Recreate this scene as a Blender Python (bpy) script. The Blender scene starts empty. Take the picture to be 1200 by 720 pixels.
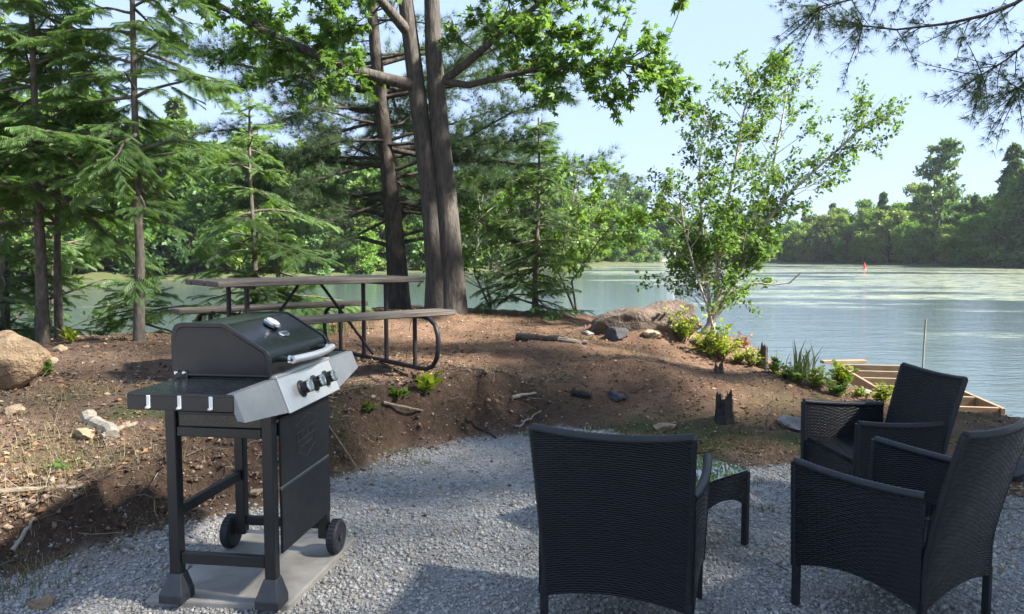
import bpy, math, random
import numpy as np
from mathutils import Vector, Matrix

# ------------------------------------------------------------------ camera, sky, sun, exposure
SC = bpy.context.scene
COL = SC.collection
F_PX, HORIZON, CAM_H = 880.0, 297.0, 1.45          # focal length and horizon in the 1200x720 photograph
PITCH = math.atan((360 - HORIZON) / F_PX)
cam = bpy.data.objects.new('camera', bpy.data.cameras.new('camera'))
COL.objects.link(cam)
cam.data.sensor_width = 36.0
cam.data.lens = F_PX / 1200 * 36
cam.data.clip_start, cam.data.clip_end = 0.05, 3000
cam.location = (0, 0, CAM_H)
cam.rotation_euler = (math.pi / 2 - PITCH, 0, 0)
SC.camera = cam

SUN_AZ, SUN_EL = math.radians(104), math.radians(43)  # azimuth measured from the view direction towards the right
world = bpy.data.worlds.new('World'); SC.world = world; world.use_nodes = True
wn = world.node_tree.nodes; wl = world.node_tree.links
sky = wn.new('ShaderNodeTexSky'); sky.sky_type = 'NISHITA'; sky.sun_disc = False
sky.sun_elevation = SUN_EL; sky.sun_rotation = SUN_AZ
sky.air_density = 1.0; sky.dust_density = 0.25; sky.ozone_density = 1.0; sky.altitude = 100
wn['Background'].inputs['Strength'].default_value = 0.15
# thin summer haze evens the sky out: the same soft compression and pale blue in every direction
gam = wn.new('ShaderNodeGamma'); gam.inputs[1].default_value = 0.16
tin = wn.new('ShaderNodeMix'); tin.data_type = 'RGBA'; tin.blend_type = 'MULTIPLY'; tin.inputs[0].default_value = 1.0
tin.inputs[7].default_value = (0.615, 0.765, 1.05, 1)
wl.new(sky.outputs[0], gam.inputs[0]); wl.new(gam.outputs[0], tin.inputs[6]); wl.new(tin.outputs[2], wn['Background'].inputs[0])
sun = bpy.data.objects.new('sun', bpy.data.lights.new('sun', 'SUN')); COL.objects.link(sun)
sun.data.energy = 3.8; sun.data.angle = math.radians(4.0); sun.data.color = (1.0, 0.94, 0.84)
SUN_DIR = Vector((math.sin(SUN_AZ) * math.cos(SUN_EL), math.cos(SUN_AZ) * math.cos(SUN_EL), math.sin(SUN_EL)))
sun.rotation_euler = SUN_DIR.to_track_quat('Z', 'Y').to_euler()
vs = SC.view_settings
vs.view_transform = 'Standard'; vs.look = 'None'; vs.gamma = 1.0; vs.exposure = 2.72; vs.use_curve_mapping = False
SC.cycles.max_bounces = 10; SC.cycles.diffuse_bounces = 6; SC.cycles.glossy_bounces = 3
SC.cycles.transmission_bounces = 6; SC.cycles.transparent_max_bounces = 8
SC.cycles.volume_bounces = 0; SC.cycles.caustics_reflective = False; SC.cycles.caustics_refractive = False
SC.cycles.use_denoising = True

rng = np.random.default_rng(7); random.seed(7)
def reseed(n):
    global rng
    rng = np.random.default_rng(n)
def U(a, b): return float(rng.uniform(a, b))
def pix(u, v, y):
    """point at forward distance y on the ray through photograph pixel (u, v)"""
    a = (u - 600) / F_PX; b = (360 - v) / F_PX; cp, sp = math.cos(PITCH), math.sin(PITCH)
    d = (a, cp + b * sp, -sp + b * cp); t = y / d[1]
    return (d[0] * t, y, CAM_H + d[2] * t)

# ------------------------------------------------------------------ object helpers
def tag(o, label=None, cat=None, group=None, kind=None):
    if label: o['label'] = label
    if cat: o['category'] = cat
    if group: o['group'] = group
    if kind: o['kind'] = kind
    return o
def empty(name, loc=(0, 0, 0), rz=0.0):
    o = bpy.data.objects.new(name, None); COL.objects.link(o)
    o.empty_display_size = .1; o.location = loc; o.rotation_euler = (0, 0, rz); return o
def link(name, me, mat=None, parent=None, smooth=False):
    o = bpy.data.objects.new(name, me); COL.objects.link(o)
    if mat is not None and not me.materials: me.materials.append(mat)
    if parent is not None: o.parent = parent
    if smooth: me.polygons.foreach_set('use_smooth', np.ones(len(me.polygons), bool))
    return o
def copy_tree(o, parent=None):
    c = o.copy(); COL.objects.link(c); c.parent = parent
    if parent is not None: c.matrix_parent_inverse = o.matrix_parent_inverse.copy()
    for ch in [x for x in bpy.data.objects if x.parent == o]: copy_tree(ch, c)
    return c
def npmesh(name, V, *FS):
    """mesh from a vertex array and index arrays (one array per polygon size)"""
    V = np.asarray(V, np.float32); me = bpy.data.meshes.new(name)
    me.vertices.add(len(V)); me.vertices.foreach_set('co', V.ravel())
    FS = [np.asarray(f, np.int32) for f in FS if len(f)]
    idx = np.concatenate([f.ravel() for f in FS])
    tot = np.concatenate([np.full(len(f), f.shape[1], np.int32) for f in FS])
    start = np.concatenate([[0], np.cumsum(tot)[:-1]]).astype(np.int32)
    me.loops.add(len(idx)); me.loops.foreach_set('vertex_index', idx)
    me.polygons.add(len(tot)); me.polygons.foreach_set('loop_start', start)
    me.update(calc_edges=True); me.validate(); return me

class MB:
    def __init__(s): s.v = []; s.f = []; s.uv = None
    def add(s, vs_, fs_):
        n = len(s.v); s.v += [tuple(map(float, v)) for v in vs_]; s.f += [tuple(i + n for i in f) for f in fs_]; return s
    def box(s, c, d, rot=None, bev=0.0):
        x, y, z = d[0] / 2, d[1] / 2, d[2] / 2
        b = min(bev, x * .9, y * .9, z * .9)
        if b <= 0:
            vs_ = [(i, j, k) for i in (-x, x) for j in (-y, y) for k in (-z, z)]
            fs_ = [(0, 1, 3, 2), (4, 6, 7, 5), (0, 4, 5, 1), (2, 3, 7, 6), (0, 2, 6, 4), (1, 5, 7, 3)]
        else:
            vs_ = []; ix = {}
            for i in (-1, 1):
                for j in (-1, 1):
                    for k in (-1, 1):
                        for ax in range(3):
                            p = [i * (x - b), j * (y - b), k * (z - b)]; p[ax] = (i * x, j * y, k * z)[ax]
                            ix[(i, j, k, ax)] = len(vs_); vs_.append(tuple(p))
            fs_ = []
            S = (-1, 1)
            for ax in range(3):
                a1, a2 = [q for q in range(3) if q != ax]
                for sgn in S:
                    q = []
                    for (p1, p2) in ((-1, -1), (1, -1), (1, 1), (-1, 1)):
                        t = [0, 0, 0]; t[ax] = sgn; t[a1] = p1; t[a2] = p2; q.append(ix[(*t, ax)])
                    fs_.append(tuple(q))
                for p1 in S:
                    for p2 in S:
                        q = []
                        for e, axx in ((-1, a1), (1, a1), (1, a2), (-1, a2)):
                            t = [0, 0, 0]; t[ax] = e; t[a1] = p1; t[a2] = p2; q.append(ix[(*t, axx)])
                        fs_.append(tuple(q))
            for i in S:
                for j in S:
                    for k in S: fs_.append(tuple(ix[(i, j, k, a)] for a in range(3)))
        R = rot if rot is not None else Matrix.Identity(3)
        vs_ = [tuple(R @ Vector(p) + Vector(c)) for p in vs_]
        return s.add(vs_, fs_)
    def beam(s, a, b, w, h, up=(0, 0, 1), bev=0.0):
        a, b = Vector(a), Vector(b); d = b - a; L = d.length; x = d / L; u = Vector(up)
        y = u.cross(x)
        if y.length < 1e-4: y = Vector((0, 1, 0)).cross(x)
        y.normalize(); z = x.cross(y)
        return s.box((a + b) / 2, (L, w, h), Matrix((x, y, z)).transposed(), bev)
    def tube(s, pts, r, n=8, cap=True):
        pts = [Vector(p) for p in pts]
        rs = r if hasattr(r, '__len__') else [r] * len(pts)
        vs_ = []; prev = None
        for i, p in enumerate(pts):
            t = (pts[min(i + 1, len(pts) - 1)] - pts[max(i - 1, 0)]).normalized()
            if prev is None:
                ref = Vector((0, 0, 1)) if abs(t.z) < .9 else Vector((1, 0, 0)); x = t.cross(ref).normalized()
            else: x = (prev - t * prev.dot(t)).normalized()
            prev = x; y = t.cross(x)
            for k in range(n):
                a = 2 * math.pi * k / n; vs_.append(p + (x * math.cos(a) + y * math.sin(a)) * rs[i])
        fs_ = [(i * n + k, i * n + (k + 1) % n, (i + 1) * n + (k + 1) % n, (i + 1) * n + k) for i in range(len(pts) - 1) for k in range(n)]
        if cap: fs_ += [tuple(range(n))[::-1], tuple((len(pts) - 1) * n + k for k in range(n))]
        return s.add(vs_, fs_)
    def prism(s, prof, x0, x1, ax=0):
        """profile in the two other axes extruded along axis ax"""
        n = len(prof)
        def P(t, q):
            return {0: (t, q[0], q[1]), 1: (q[0], t, q[1]), 2: (q[0], q[1], t)}[ax]
        vs_ = [P(x0, q) for q in prof] + [P(x1, q) for q in prof]
        fs_ = [(i, (i + 1) % n, n + (i + 1) % n, n + i) for i in range(n)] + [tuple(range(n))[::-1], tuple(range(n, 2 * n))]
        return s.add(vs_, fs_)
    def lathe(s, prof, c, axis, n=24):
        """profile of (radius, height) turned round an axis"""
        a = Vector(axis).normalized(); ref = Vector((0, 0, 1)) if abs(a.z) < .9 else Vector((1, 0, 0))
        x = a.cross(ref).normalized(); y = a.cross(x); c = Vector(c); m = len(prof)
        vs_ = [c + a * h + (x * math.cos(2 * math.pi * k / n) + y * math.sin(2 * math.pi * k / n)) * r for r, h in prof for k in range(n)]
        fs_ = [(i * n + k, i * n + (k + 1) % n, (i + 1) * n + (k + 1) % n, (i + 1) * n + k) for i in range(m - 1) for k in range(n)]
        fs_ += [tuple(range(n))[::-1], tuple((m - 1) * n + k for k in range(n))]
        return s.add(vs_, fs_)
    def build(s, name, mat, parent=None, smooth=False, kind=None, bevel=0.0):
        me = bpy.data.meshes.new(name); me.from_pydata(s.v, [], s.f); me.update()
        import bmesh
        bm = bmesh.new(); bm.from_mesh(me); bmesh.ops.recalc_face_normals(bm, faces=bm.faces)
        if bevel: bmesh.ops.bevel(bm, geom=list(bm.edges), offset=bevel, segments=2, affect='EDGES', profile=.5, clamp_overlap=True)
        if smooth:
            for f in bm.faces: f.smooth = True
            for e in bm.edges:
                if len(e.link_faces) == 2 and e.calc_face_angle() > math.radians(38): e.smooth = False
        bm.to_mesh(me); bm.free()
        o = link(name, me, mat, parent)
        if kind: o['kind'] = kind
        return o

# ------------------------------------------------------------------ value noise in numpy
def _hash(i, j, seed):
    h = (i.astype(np.int64) * 374761393 + j.astype(np.int64) * 668265263 + seed * 1442695041) & 0xffffffff
    h = ((h ^ (h >> 13)) * 1274126177) & 0xffffffff
    return ((h ^ (h >> 16)) & 0xffff) / 65535.0
def vnoise(x, y, seed=0):
    xi, yi = np.floor(x), np.floor(y); fx, fy = x - xi, y - yi
    fx = fx * fx * (3 - 2 * fx); fy = fy * fy * (3 - 2 * fy)
    a = _hash(xi, yi, seed); b = _hash(xi + 1, yi, seed); c = _hash(xi, yi + 1, seed); d = _hash(xi + 1, yi + 1, seed)
    return (a * (1 - fx) + b * fx) * (1 - fy) + (c * (1 - fx) + d * fx) * fy - .5
def fbm(x, y, oct=4, seed=0):
    r = 0; amp = 1.0
    for k in range(oct): r = r + amp * vnoise(x * 2 ** k + 17.3 * k, y * 2 ** k - 9.1 * k, seed + k); amp *= .5
    return r
def sstep(a, b, x):
    t = np.clip((x - a) / (b - a), 0, 1); return t * t * (3 - 2 * t)

# ------------------------------------------------------------------ materials
def nt(name):
    m = bpy.data.materials.new(name); m.use_nodes = True; t = m.node_tree
    return m, t, t.nodes['Principled BSDF'], t.nodes['Material Output']
def N(t, kind, **kw):
    n = t.nodes.new('ShaderNode' + kind)
    for k, v in kw.items():
        if k in n.inputs: n.inputs[k].default_value = v
        else: setattr(n, k, v)
    return n
def ramp(t, src, stops):
    r = t.nodes.new('ShaderNodeValToRGB'); e = r.color_ramp.elements
    while len(e) > 1: e.remove(e[-1])
    for i, (p, c) in enumerate(stops):
        el = e[0] if i == 0 else e.new(p)
        el.position = p; el.color = (*c, 1) if len(c) == 3 else c
    t.links.new(src, r.inputs[0]); return r.outputs[0]
def mixc(t, fac, a, b, blend='MIX'):
    n = t.nodes.new('ShaderNodeMix'); n.data_type = 'RGBA'; n.blend_type = blend
    for s_, v in ((0, fac), (6, a), (7, b)):
        if hasattr(v, 'is_output'): t.links.new(v, n.inputs[s_])
        else: n.inputs[s_].default_value = v if s_ == 0 else ((*v, 1) if len(v) == 3 else v)
    return n.outputs[2]
def coords(t, scale=(1, 1, 1), kind='Object'):
    tc = N(t, 'TexCoord'); mp = N(t, 'Mapping'); mp.inputs['Scale'].default_value = scale
    t.links.new(tc.outputs[kind], mp.inputs[0]); return mp.outputs[0]
def noise(t, vec, scale, detail=5, rough=.6, out=0):
    n = N(t, 'TexNoise'); n.inputs['Scale'].default_value = scale; n.inputs['Detail'].default_value = detail
    n.inputs['Roughness'].default_value = rough
    t.links.new(vec, n.inputs['Vector']); return n.outputs[out]
def bump(t, b, h, strength, dist):
    n = N(t, 'Bump'); n.inputs['Strength'].default_value = strength; n.inputs['Distance'].default_value = dist
    t.links.new(h, n.inputs['Height']); t.links.new(n.outputs[0], b.inputs['Normal']); return n
def simple(name, c1, c2=None, scale=6, rough=.6, metal=0.0, bs=0.0, bd=.01, sc=(1, 1, 1), spec=.5, rr=0.0):
    m, t, b, o = nt(name); b.inputs['Metallic'].default_value = metal; b.inputs['Roughness'].default_value = rough
    b.inputs['Specular IOR Level'].default_value = spec
    v = coords(t, sc); n = noise(t, v, scale)
    t.links.new(ramp(t, n, [(.32, c1), (.68, c2 or c1)]), b.inputs['Base Color'])
    if rr:
        mr = N(t, 'MapRange'); t.links.new(noise(t, v, scale * 3), mr.inputs[0])
        mr.inputs[3].default_value = max(0, rough - rr); mr.inputs[4].default_value = rough + rr
        t.links.new(mr.outputs[0], b.inputs['Roughness'])
    if bs: bump(t, b, noise(t, v, scale * 4), bs, bd)
    return m
def bark(name, c1, c2, c3, sc=(9, 9, 2.0), bd=.035, mix=.5):
    m, t, b, o = nt(name); b.inputs['Roughness'].default_value = .9; b.inputs['Specular IOR Level'].default_value = .2
    v = coords(t, sc); n = noise(t, v, 2.2, 6, .65); big = noise(t, coords(t, (1, 1, .6)), 2.0, 3)
    c = ramp(t, n, [(.3, c1), (.5, c2), (.72, c3)])
    c = mixc(t, big, c, mixc(t, mix, c, c2), 'MIX')
    t.links.new(c, b.inputs['Base Color']); bump(t, b, n, .9, bd); return m
def leafmat(name, c1, c2, trans=.45, tcol=None, rough=.5, spec=.35, inst=0.0):
    m, t, b, o = nt(name)
    g = N(t, 'NewGeometry'); r = g.outputs['Random Per Island']
    c = mixc(t, r, c1, c2)
    v = coords(t); n = noise(t, v, .9, 2)
    c = mixc(t, n, c, mixc(t, 1.0, c, (.72, .8, .7), 'MULTIPLY'))
    if inst:
        oi = N(t, 'ObjectInfo'); hs = N(t, 'HueSaturation')
        mr = N(t, 'MapRange'); t.links.new(oi.outputs['Random'], mr.inputs[0]); mr.inputs[3].default_value = 1 - inst; mr.inputs[4].default_value = 1 + inst
        t.links.new(mr.outputs[0], hs.inputs['Value'])
        ml = N(t, 'Math', operation='MULTIPLY_ADD'); wn_ = N(t, 'TexWhiteNoise', noise_dimensions='1D'); t.links.new(oi.outputs['Random'], wn_.inputs['W'])
        t.links.new(wn_.outputs[0], ml.inputs[0]); ml.inputs[1].default_value = .05; ml.inputs[2].default_value = .475
        t.links.new(ml.outputs[0], hs.inputs['Hue']); t.links.new(c, hs.inputs['Color']); c = hs.outputs[0]
    b.inputs['Roughness'].default_value = rough; b.inputs['Specular IOR Level'].default_value = spec
    t.links.new(c, b.inputs['Base Color'])
    tr = N(t, 'BsdfTranslucent'); t.links.new(mixc(t, 1.0, c, tcol or (1.5, 1.45, .6), 'MULTIPLY'), tr.inputs[0])
    mx = N(t, 'MixShader'); mx.inputs[0].default_value = trans
    t.links.new(b.outputs[0], mx.inputs[1]); t.links.new(tr.outputs[0], mx.inputs[2]); t.links.new(mx.outputs[0], o.inputs[0])
    return m
def wicker_mat():
    m, t, b, o = nt('black_wicker')
    uv = N(t, 'UVMap'); sp = N(t, 'SeparateXYZ'); t.links.new(uv.outputs[0], sp.inputs[0])
    def M(op, a, b_=None, c=None):
        n = N(t, 'Math', operation=op)
        for i, q in enumerate((a, b_, c)):
            if q is None: continue
            if hasattr(q, 'is_output'): t.links.new(q, n.inputs[i])
            else: n.inputs[i].default_value = q
        return n.outputs[0]
    wob_ = noise(t, uv.outputs[0], 9, 2)
    v = M('MULTIPLY_ADD', wob_, .22, M('MULTIPLY', sp.outputs[1], 1 / .0092)); row = M('FLOOR', v); fr = M('FRACT', v)
    prof = M('SUBTRACT', 1.0, M('POWER', M('ABSOLUTE', M('MULTIPLY_ADD', fr, 2.0, -1.0)), 2.6))
    u = M('MULTIPLY', sp.outputs[0], math.pi / .0215)
    ph = M('MULTIPLY_ADD', row, math.pi, u)
    wv = M('MULTIPLY_ADD', M('SINE', ph), .5, .5)
    h = M('MULTIPLY', prof, M('MULTIPLY_ADD', wv, .75, .25))
    n1 = noise(t, uv.outputs[0], 14, 3)
    cb = N(t, 'CombineXYZ'); t.links.new(row, cb.inputs[0]); t.links.new(M('FLOOR', M('MULTIPLY', ph, 1 / (2 * math.pi))), cb.inputs[1])
    wn_ = N(t, 'TexWhiteNoise', noise_dimensions='2D'); t.links.new(cb.outputs[0], wn_.inputs['Vector']); rnd = wn_.outputs[0]
    c = ramp(t, n1, [(.3, (.0045, .0058, .009)), (.7, (.010, .0122, .0175))])
    c = mixc(t, rnd, c, mixc(t, 1.0, c, (1.9, 1.95, 2.05), 'MULTIPLY'))
    c = mixc(t, h, (.002, .002, .003), c)
    t.links.new(c, b.inputs['Base Color']); t.links.new(M('MULTIPLY_ADD', rnd, .22, .28), b.inputs['Roughness']); b.inputs['Specular IOR Level'].default_value = .4
    bump(t, b, M('MULTIPLY', h, M('MULTIPLY_ADD', rnd, .35, .8)), 1.0, .0075)
    return m

M = {}
M['black_paint'] = simple('black_powder_coat', (.005, .0062, .008), (.010, .0117, .0145), 7, .40, 0, .08, .0005, rr=.14)
M['black_gloss'] = simple('black_enamel', (.004, .005, .0065), (.006, .0075, .0095), 12, .2, 0, 0, spec=.42, rr=.06)
M['shelf_black'] = simple('black_shelf_enamel', (.008, .010, .012), (.014, .0165, .02), 9, .26, 0, 0, spec=.5, rr=.1)
M['grey_metal'] = simple('grey_painted_steel', (.19, .205, .215), (.23, .245, .255), 20, .42, .35, .03, .0005)
M['steel'] = simple('brushed_steel', (.66, .66, .65), (.78, .78, .77), 6, .36, .75, .04, .0006, sc=(40, 1, 1), rr=.08)
M['chrome'] = simple('polished_steel', (.66, .66, .66), (.74, .74, .74), 9, .16, 1.0, rr=.06)
M['rubber'] = simple('black_rubber', (.012, .013, .016), (.022, .024, .028), 40, .7, 0, .2, .001)
M['blue_grey_plastic'] = simple('dark_plastic', (.018, .021, .028), (.03, .034, .042), 30, .45)
M['white_plastic'] = simple('white_plastic', (.62, .64, .64), (.7, .7, .7), 30, .5)
M['wicker'] = wicker_mat()
M['black_tube'] = simple('black_tube', (.010, .011, .014), (.018, .02, .024), 30, .4)
M['pipe'] = simple('dark_steel_pipe', (.012, .014, .02), (.03, .026, .026), 9, .5, .3, .1, .001)
M['plank'] = simple('weathered_plank', (.05, .043, .036), (.135, .115, .095), 3, .85, 0, .5, .006, sc=(1.2, 14, 14))
M['lumber'] = simple('new_lumber', (.16, .105, .062), (.26, .18, .108), 3, .75, 0, .2, .002, sc=(1, 8, 8))
M['concrete'] = simple('concrete_paver', (.20, .185, .165), (.36, .34, .305), 4.5, .9, 0, .4, .006)
M['boulder'] = simple('tan_sandstone', (.17, .11, .062), (.44, .32, .195), 7, .9, 0, 1.0, .05)
M['rock_outcrop'] = simple('brown_outcrop', (.055, .042, .033), (.155, .112, .083), 6.0, .9, 0, 1.0, .06)
M['rock_grey'] = simple('grey_rock', (.10, .095, .09), (.28, .26, .235), 7, .9, 0, .7, .02)
M['rock_tan'] = simple('tan_rock', (.2, .145, .09), (.36, .28, .19), 8, .9, 0, .7, .015)
M['rock_dark'] = simple('dark_rock', (.022, .022, .026), (.07, .07, .078), 7, .8, 0, .7, .02)
M['charred'] = simple('charred_wood', (.010, .0095, .0095), (.045, .038, .033), 9, .75, 0, .9, .02, sc=(1, 5, 5))
M['dead_wood'] = simple('grey_dead_wood', (.10, .075, .05), (.30, .25, .19), 5, .9, 0, .6, .01, sc=(1.5, 8, 8))
M['dark_wood'] = simple('brown_stump_wood', (.035, .026, .02), (.12, .09, .065), 6, .9, 0, .9, .02, sc=(6, 6, 1.2))
M['pale_wood'] = simple('pale_dead_wood', (.17, .15, .12), (.34, .305, .25), 6, .9, 0, .6, .01, sc=(1.5, 6, 6))
M['bark_maple'] = bark('bark_grey_ridged', (.026, .0225, .02), (.074, .065, .058), (.14, .122, .108))
M['bark_pine'] = bark('bark_dark_plated', (.020, .017, .0155), (.06, .051, .045), (.12, .10, .085), (7, 7, 2.5))
M['bark_hemlock'] = bark('bark_brown_fine', (.038, .033, .028), (.10, .086, .072), (.19, .165, .14), (16, 16, 5), .012)
M['bark_birch'] = bark('bark_pale_birch', (.10, .085, .07), (.33, .30, .26), (.55, .51, .46), (6, 6, 14), .006)
M['leaf_maple'] = leafmat('leaf_oak_green', (.07, .145, .035), (.13, .225, .055), .5)
M['leaf_birch'] = leafmat('leaf_birch_green', (.07, .14, .035), (.14, .23, .055), .45, rough=.6, spec=.25)
M['needle_pine'] = leafmat('needle_pine_green', (.055, .10, .055), (.10, .16, .078), .35, (1.3, 1.3, .7))
M['needle_hemlock'] = leafmat('needle_hemlock_green', (.08, .15, .055), (.155, .25, .085), .48, (1.4, 1.4, .6))
M['needle_light'] = leafmat('needle_young_green', (.06, .12, .045), (.12, .19, .06), .38, (1.4, 1.4, .6))
M['leaf_bright'] = leafmat('leaf_bright_green', (.08, .16, .025), (.15, .25, .04), .45)
M['leaf_yellow'] = leafmat('leaf_yellow_green', (.15, .23, .025), (.32, .36, .045), .4)
M['leaf_rust'] = leafmat('leaf_rust', (.22, .07, .025), (.32, .14, .05), .35, (1.4, 1, .6))
M['grass'] = leafmat('grass_blade', (.075, .10, .035), (.19, .20, .09), .3)
M['dry_grass'] = leafmat('dry_grass_blade', (.20, .16, .08), (.36, .30, .17), .3, (1.2, 1.1, .8))
M['far_leaf'] = leafmat('far_broadleaf', (.075, .145, .035), (.135, .215, .052), .42, inst=.3)
M['far_leaf_light'] = leafmat('far_broadleaf_light', (.10, .175, .035), (.17, .25, .055), .42, inst=.2)
M['far_conifer'] = leafmat('far_conifer', (.05, .105, .042), (.10, .165, .06), .33, inst=.25)
M['white_wall'] = simple('white_clapboard', (.72, .72, .70), (.8, .8, .78), 3, .7)
M['grey_roof'] = simple('grey_shingle', (.12, .12, .125), (.18, .18, .18), 3, .9)
M['window_glass'] = simple('dark_window', (.02, .025, .03), None, 3, .1)
M['red_paint'] = simple('red_marker_paint', (.55, .035, .02), (.65, .05, .03), 3, .5)
M['emblem'] = simple('dark_relief', (.03, .032, .035), None, 5, .35)
M['dial'] = simple('thermometer_face', (.45, .46, .47), (.6, .6, .6), 20, .3)
m, t, b, o = nt('dark_backed_glass'); b.inputs['Roughness'].default_value = .015
b.inputs['Base Color'].default_value = (.03, .045, .045, 1); b.inputs['IOR'].default_value = 3.0; M['glass'] = m
# the chairs' weave shows a pitch of a few pixels, so it is relief in the material on shaped panels

# ------------------------------------------------------------------ terrain
WATER_Z = -1.1
GRAVEL = np.array([(-30, -6), (-5, 1.2), (-2.9, 2.75), (-2.24, 3.43), (-1.85, 3.87), (-1.45, 4.28), (-1.11, 4.77), (-.95, 5.05), (-.75, 5.4), (-.3, 5.78), (.07, 6.06), (.40, 6.33),
                   (.78, 6.1), (.95, 5.75), (1.25, 5.3), (1.52, 5.1), (1.95, 5.15), (2.7, 4.85), (3.6, 4.2), (5, 3.2), (9, 1.5), (30, -6)], float)
EDGE = np.array([(-300, 12), (-40, 12), (-12, 9.2), (-6.2, 8.7), (-4.6, 8.6), (-3.4, 8.9), (-2.6, 11.5), (-2.3, 14.2), (-.8, 13.6), (.6, 12.9), (1.7, 12.2), (2.6, 11.6), (3.05, 10.4), (3.12, 8.9), (3.5, 8.0), (4.05, 7.15), (4.9, 6.3),
                 (7, 5.8), (10, 4.6), (16, 2), (40, -6), (300, -60)], float)
FAR = np.array([(-600, 90), (-120, 62), (-60, 60), (-38.7, 68), (-33, 73), (-24, 86), (-16.7, 98), (-4, 112), (8, 135), (22, 172), (38, 200), (56, 212), (70, 205), (80, 178), (85, 150), (87, 128), (100, 104), (140, 86), (220, 70), (700, 20)], float)
def polyline_sd(x, y, L):
    """signed distance to a left-to-right polyline, positive on its far (+y) side"""
    x = np.asarray(x, float); y = np.asarray(y, float)
    best = np.full(x.shape, 1e18)
    for (ax, ay), (bx, by) in zip(L[:-1], L[1:]):
        dx, dy = bx - ax, by - ay; l2 = dx * dx + dy * dy
        tt = np.clip(((x - ax) * dx + (y - ay) * dy) / l2, 0, 1)
        best = np.minimum(best, (x - ax - tt * dx) ** 2 + (y - ay - tt * dy) ** 2)
    sgn = np.full(x.shape, -1.0)
    inside = np.zeros(x.shape, bool)       # crossing test against the polyline closed far behind it
    P = np.vstack([L, [[L[-1, 0], 5000], [L[0, 0], 5000]]])
    for (ax, ay), (bx, by) in zip(P, np.roll(P, -1, 0)):
        c = ((ay > y) != (by > y)) & (x < (bx - ax) * (y - ay) / ((by - ay) if by != ay else 1e-9) + ax)
        inside ^= c
    sgn[inside] = 1
    return np.sqrt(best) * sgn
PTS = np.array([(-2.7, 3.5, .22), (-2.2, 3.95, .27), (-2.5, 4.6, .40), (-3, 5, .48), (-1.7, 4.9, .44), (-.9, 5.7, .43), (-1.7, 6.2, .53), (-.5, 6.2, .47), (-3.8, 7.5, .55), (-1.06, 11.6, .55),
                (.3, 8.3, .45), (1, 10, .42), (1.7, 10.2, .38), (2.4, 10.2, .26), (.8, 5.9, .16), (.4, 6.8, .33), (1.7, 5.93, .08), (3, 8.9, .05), (2.2, 7.5, .2), (3.5, 6.5, -.03), (4.5, 5.5, -.1), (6, 4.5, -.12),
                (-6, 6, .5), (-9, 4, .4), (0, 12, .48), (2.8, 5.4, .02), (-20, 5, .6), (20, -5, -.1), (1.2, 7.5, .36), (-5, 3.2, .3)], float)
def H(x, y, detail=True):
    x = np.asarray(x, float); y = np.asarray(y, float)
    num = np.zeros(x.shape); den = np.zeros(x.shape)
    for px, py, pz in PTS:
        w = 1 / (((x - px) ** 2 + (y - py) ** 2 + .12) ** 1.7); num += w * pz; den += w
    P = num / den
    g = polyline_sd(x, y, GRAVEL) + .22 * fbm(x * 2.1, y * 2.1, 4, 5)
    bw = .24 + 1.0 * sstep(.3, 1.1, x)
    z = P * sstep(-.02, 1, g / bw)
    rise = sstep(0.0, .35, g)
    if detail:
        z = z + rise * (.045 * fbm(x * 1.7, y * 1.7, 3, 11) + .030 * fbm(x * 7, y * 7, 3, 12) + .012 * fbm(x * 22, y * 22, 2, 13))
        bank = sstep(0, .5, g / bw) * (1 - sstep(.7, 1.9, g / bw)) * (1 - sstep(.2, .9, x))
        z = z + bank * (.13 * fbm(x * 5.2, y * 5.2, 3, 21) + .05 * fbm(x * 17, y * 17, 2, 22))
        z = z + .02 * fbm(x * 1.3, y * 1.3, 2, 31) * (1 - rise)
    z = z - .066 * np.exp(-((x - 2.35) ** 2 + (y - 4.5) ** 2) / .9)      # the gravel dips towards the lake
    # rock-and-soil mound by the birch
    mx, my = (x - 1.86) / .62, (y - 10.15) / .55
    z = z + .33 * np.exp(-(mx * mx + my * my) ** 1.2) * (1 + .35 * fbm(x * 3, y * 3, 3, 41))
    e = polyline_sd(x, y, EDGE) + .35 * fbm(x * .9, y * .9, 2, 51)
    z = z * (1 - sstep(-.2, 2.6, e)) + (-1.75) * sstep(-.2, 2.6, e) - 2.0 * sstep(3, 14, e)
    f = polyline_sd(x, y, FAR)
    z = np.where(f > -12, z * (1 - sstep(-12, 0, f)) + (-1.02) * sstep(-12, 0, f), z)
    z = z + np.where(f > 0, .8 * sstep(0, 6, f) + 5 * sstep(5, 120, f), 0)
    return z
def Hs(x, y): return float(H(np.array([x]), np.array([y]))[0])

def axis(lo, hi, step, far, g=1.13):
    a = list(np.arange(lo, hi, step)); s_ = step; p = hi
    while p < far[1]: a.append(p); s_ *= g; p += s_
    s_ = step * g; p = lo - s_; pre = []
    while p > far[0]: pre.append(p); s_ *= g; p -= s_
    return np.array(pre[::-1] + a)
gx = axis(-4.6, 4.6, .04, (-900, 900)); gy = axis(2.2, 8.6, .04, (-200, 1200), 1.08)
X, Y = np.meshgrid(gx, gy); Z = H(X, Y)
nx, ny = len(gx), len(gy)
I = np.arange(nx * ny).reshape(ny, nx)
quads = np.stack([I[:-1, :-1], I[:-1, 1:], I[1:, 1:], I[1:, :-1]], -1).reshape(-1, 4)
gme = npmesh('ground', np.stack([X, Y, Z], -1).reshape(-1, 3), quads)
gsd = polyline_sd(X, Y, GRAVEL) + .22 * fbm(X * 2.1, Y * 2.1, 4, 5)
esd = polyline_sd(X, Y, EDGE)
def vattr(me, name, arr):
    a = me.attributes.new(name, 'FLOAT', 'POINT'); a.data.foreach_set('value', np.asarray(arr, np.float32).ravel())
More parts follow.
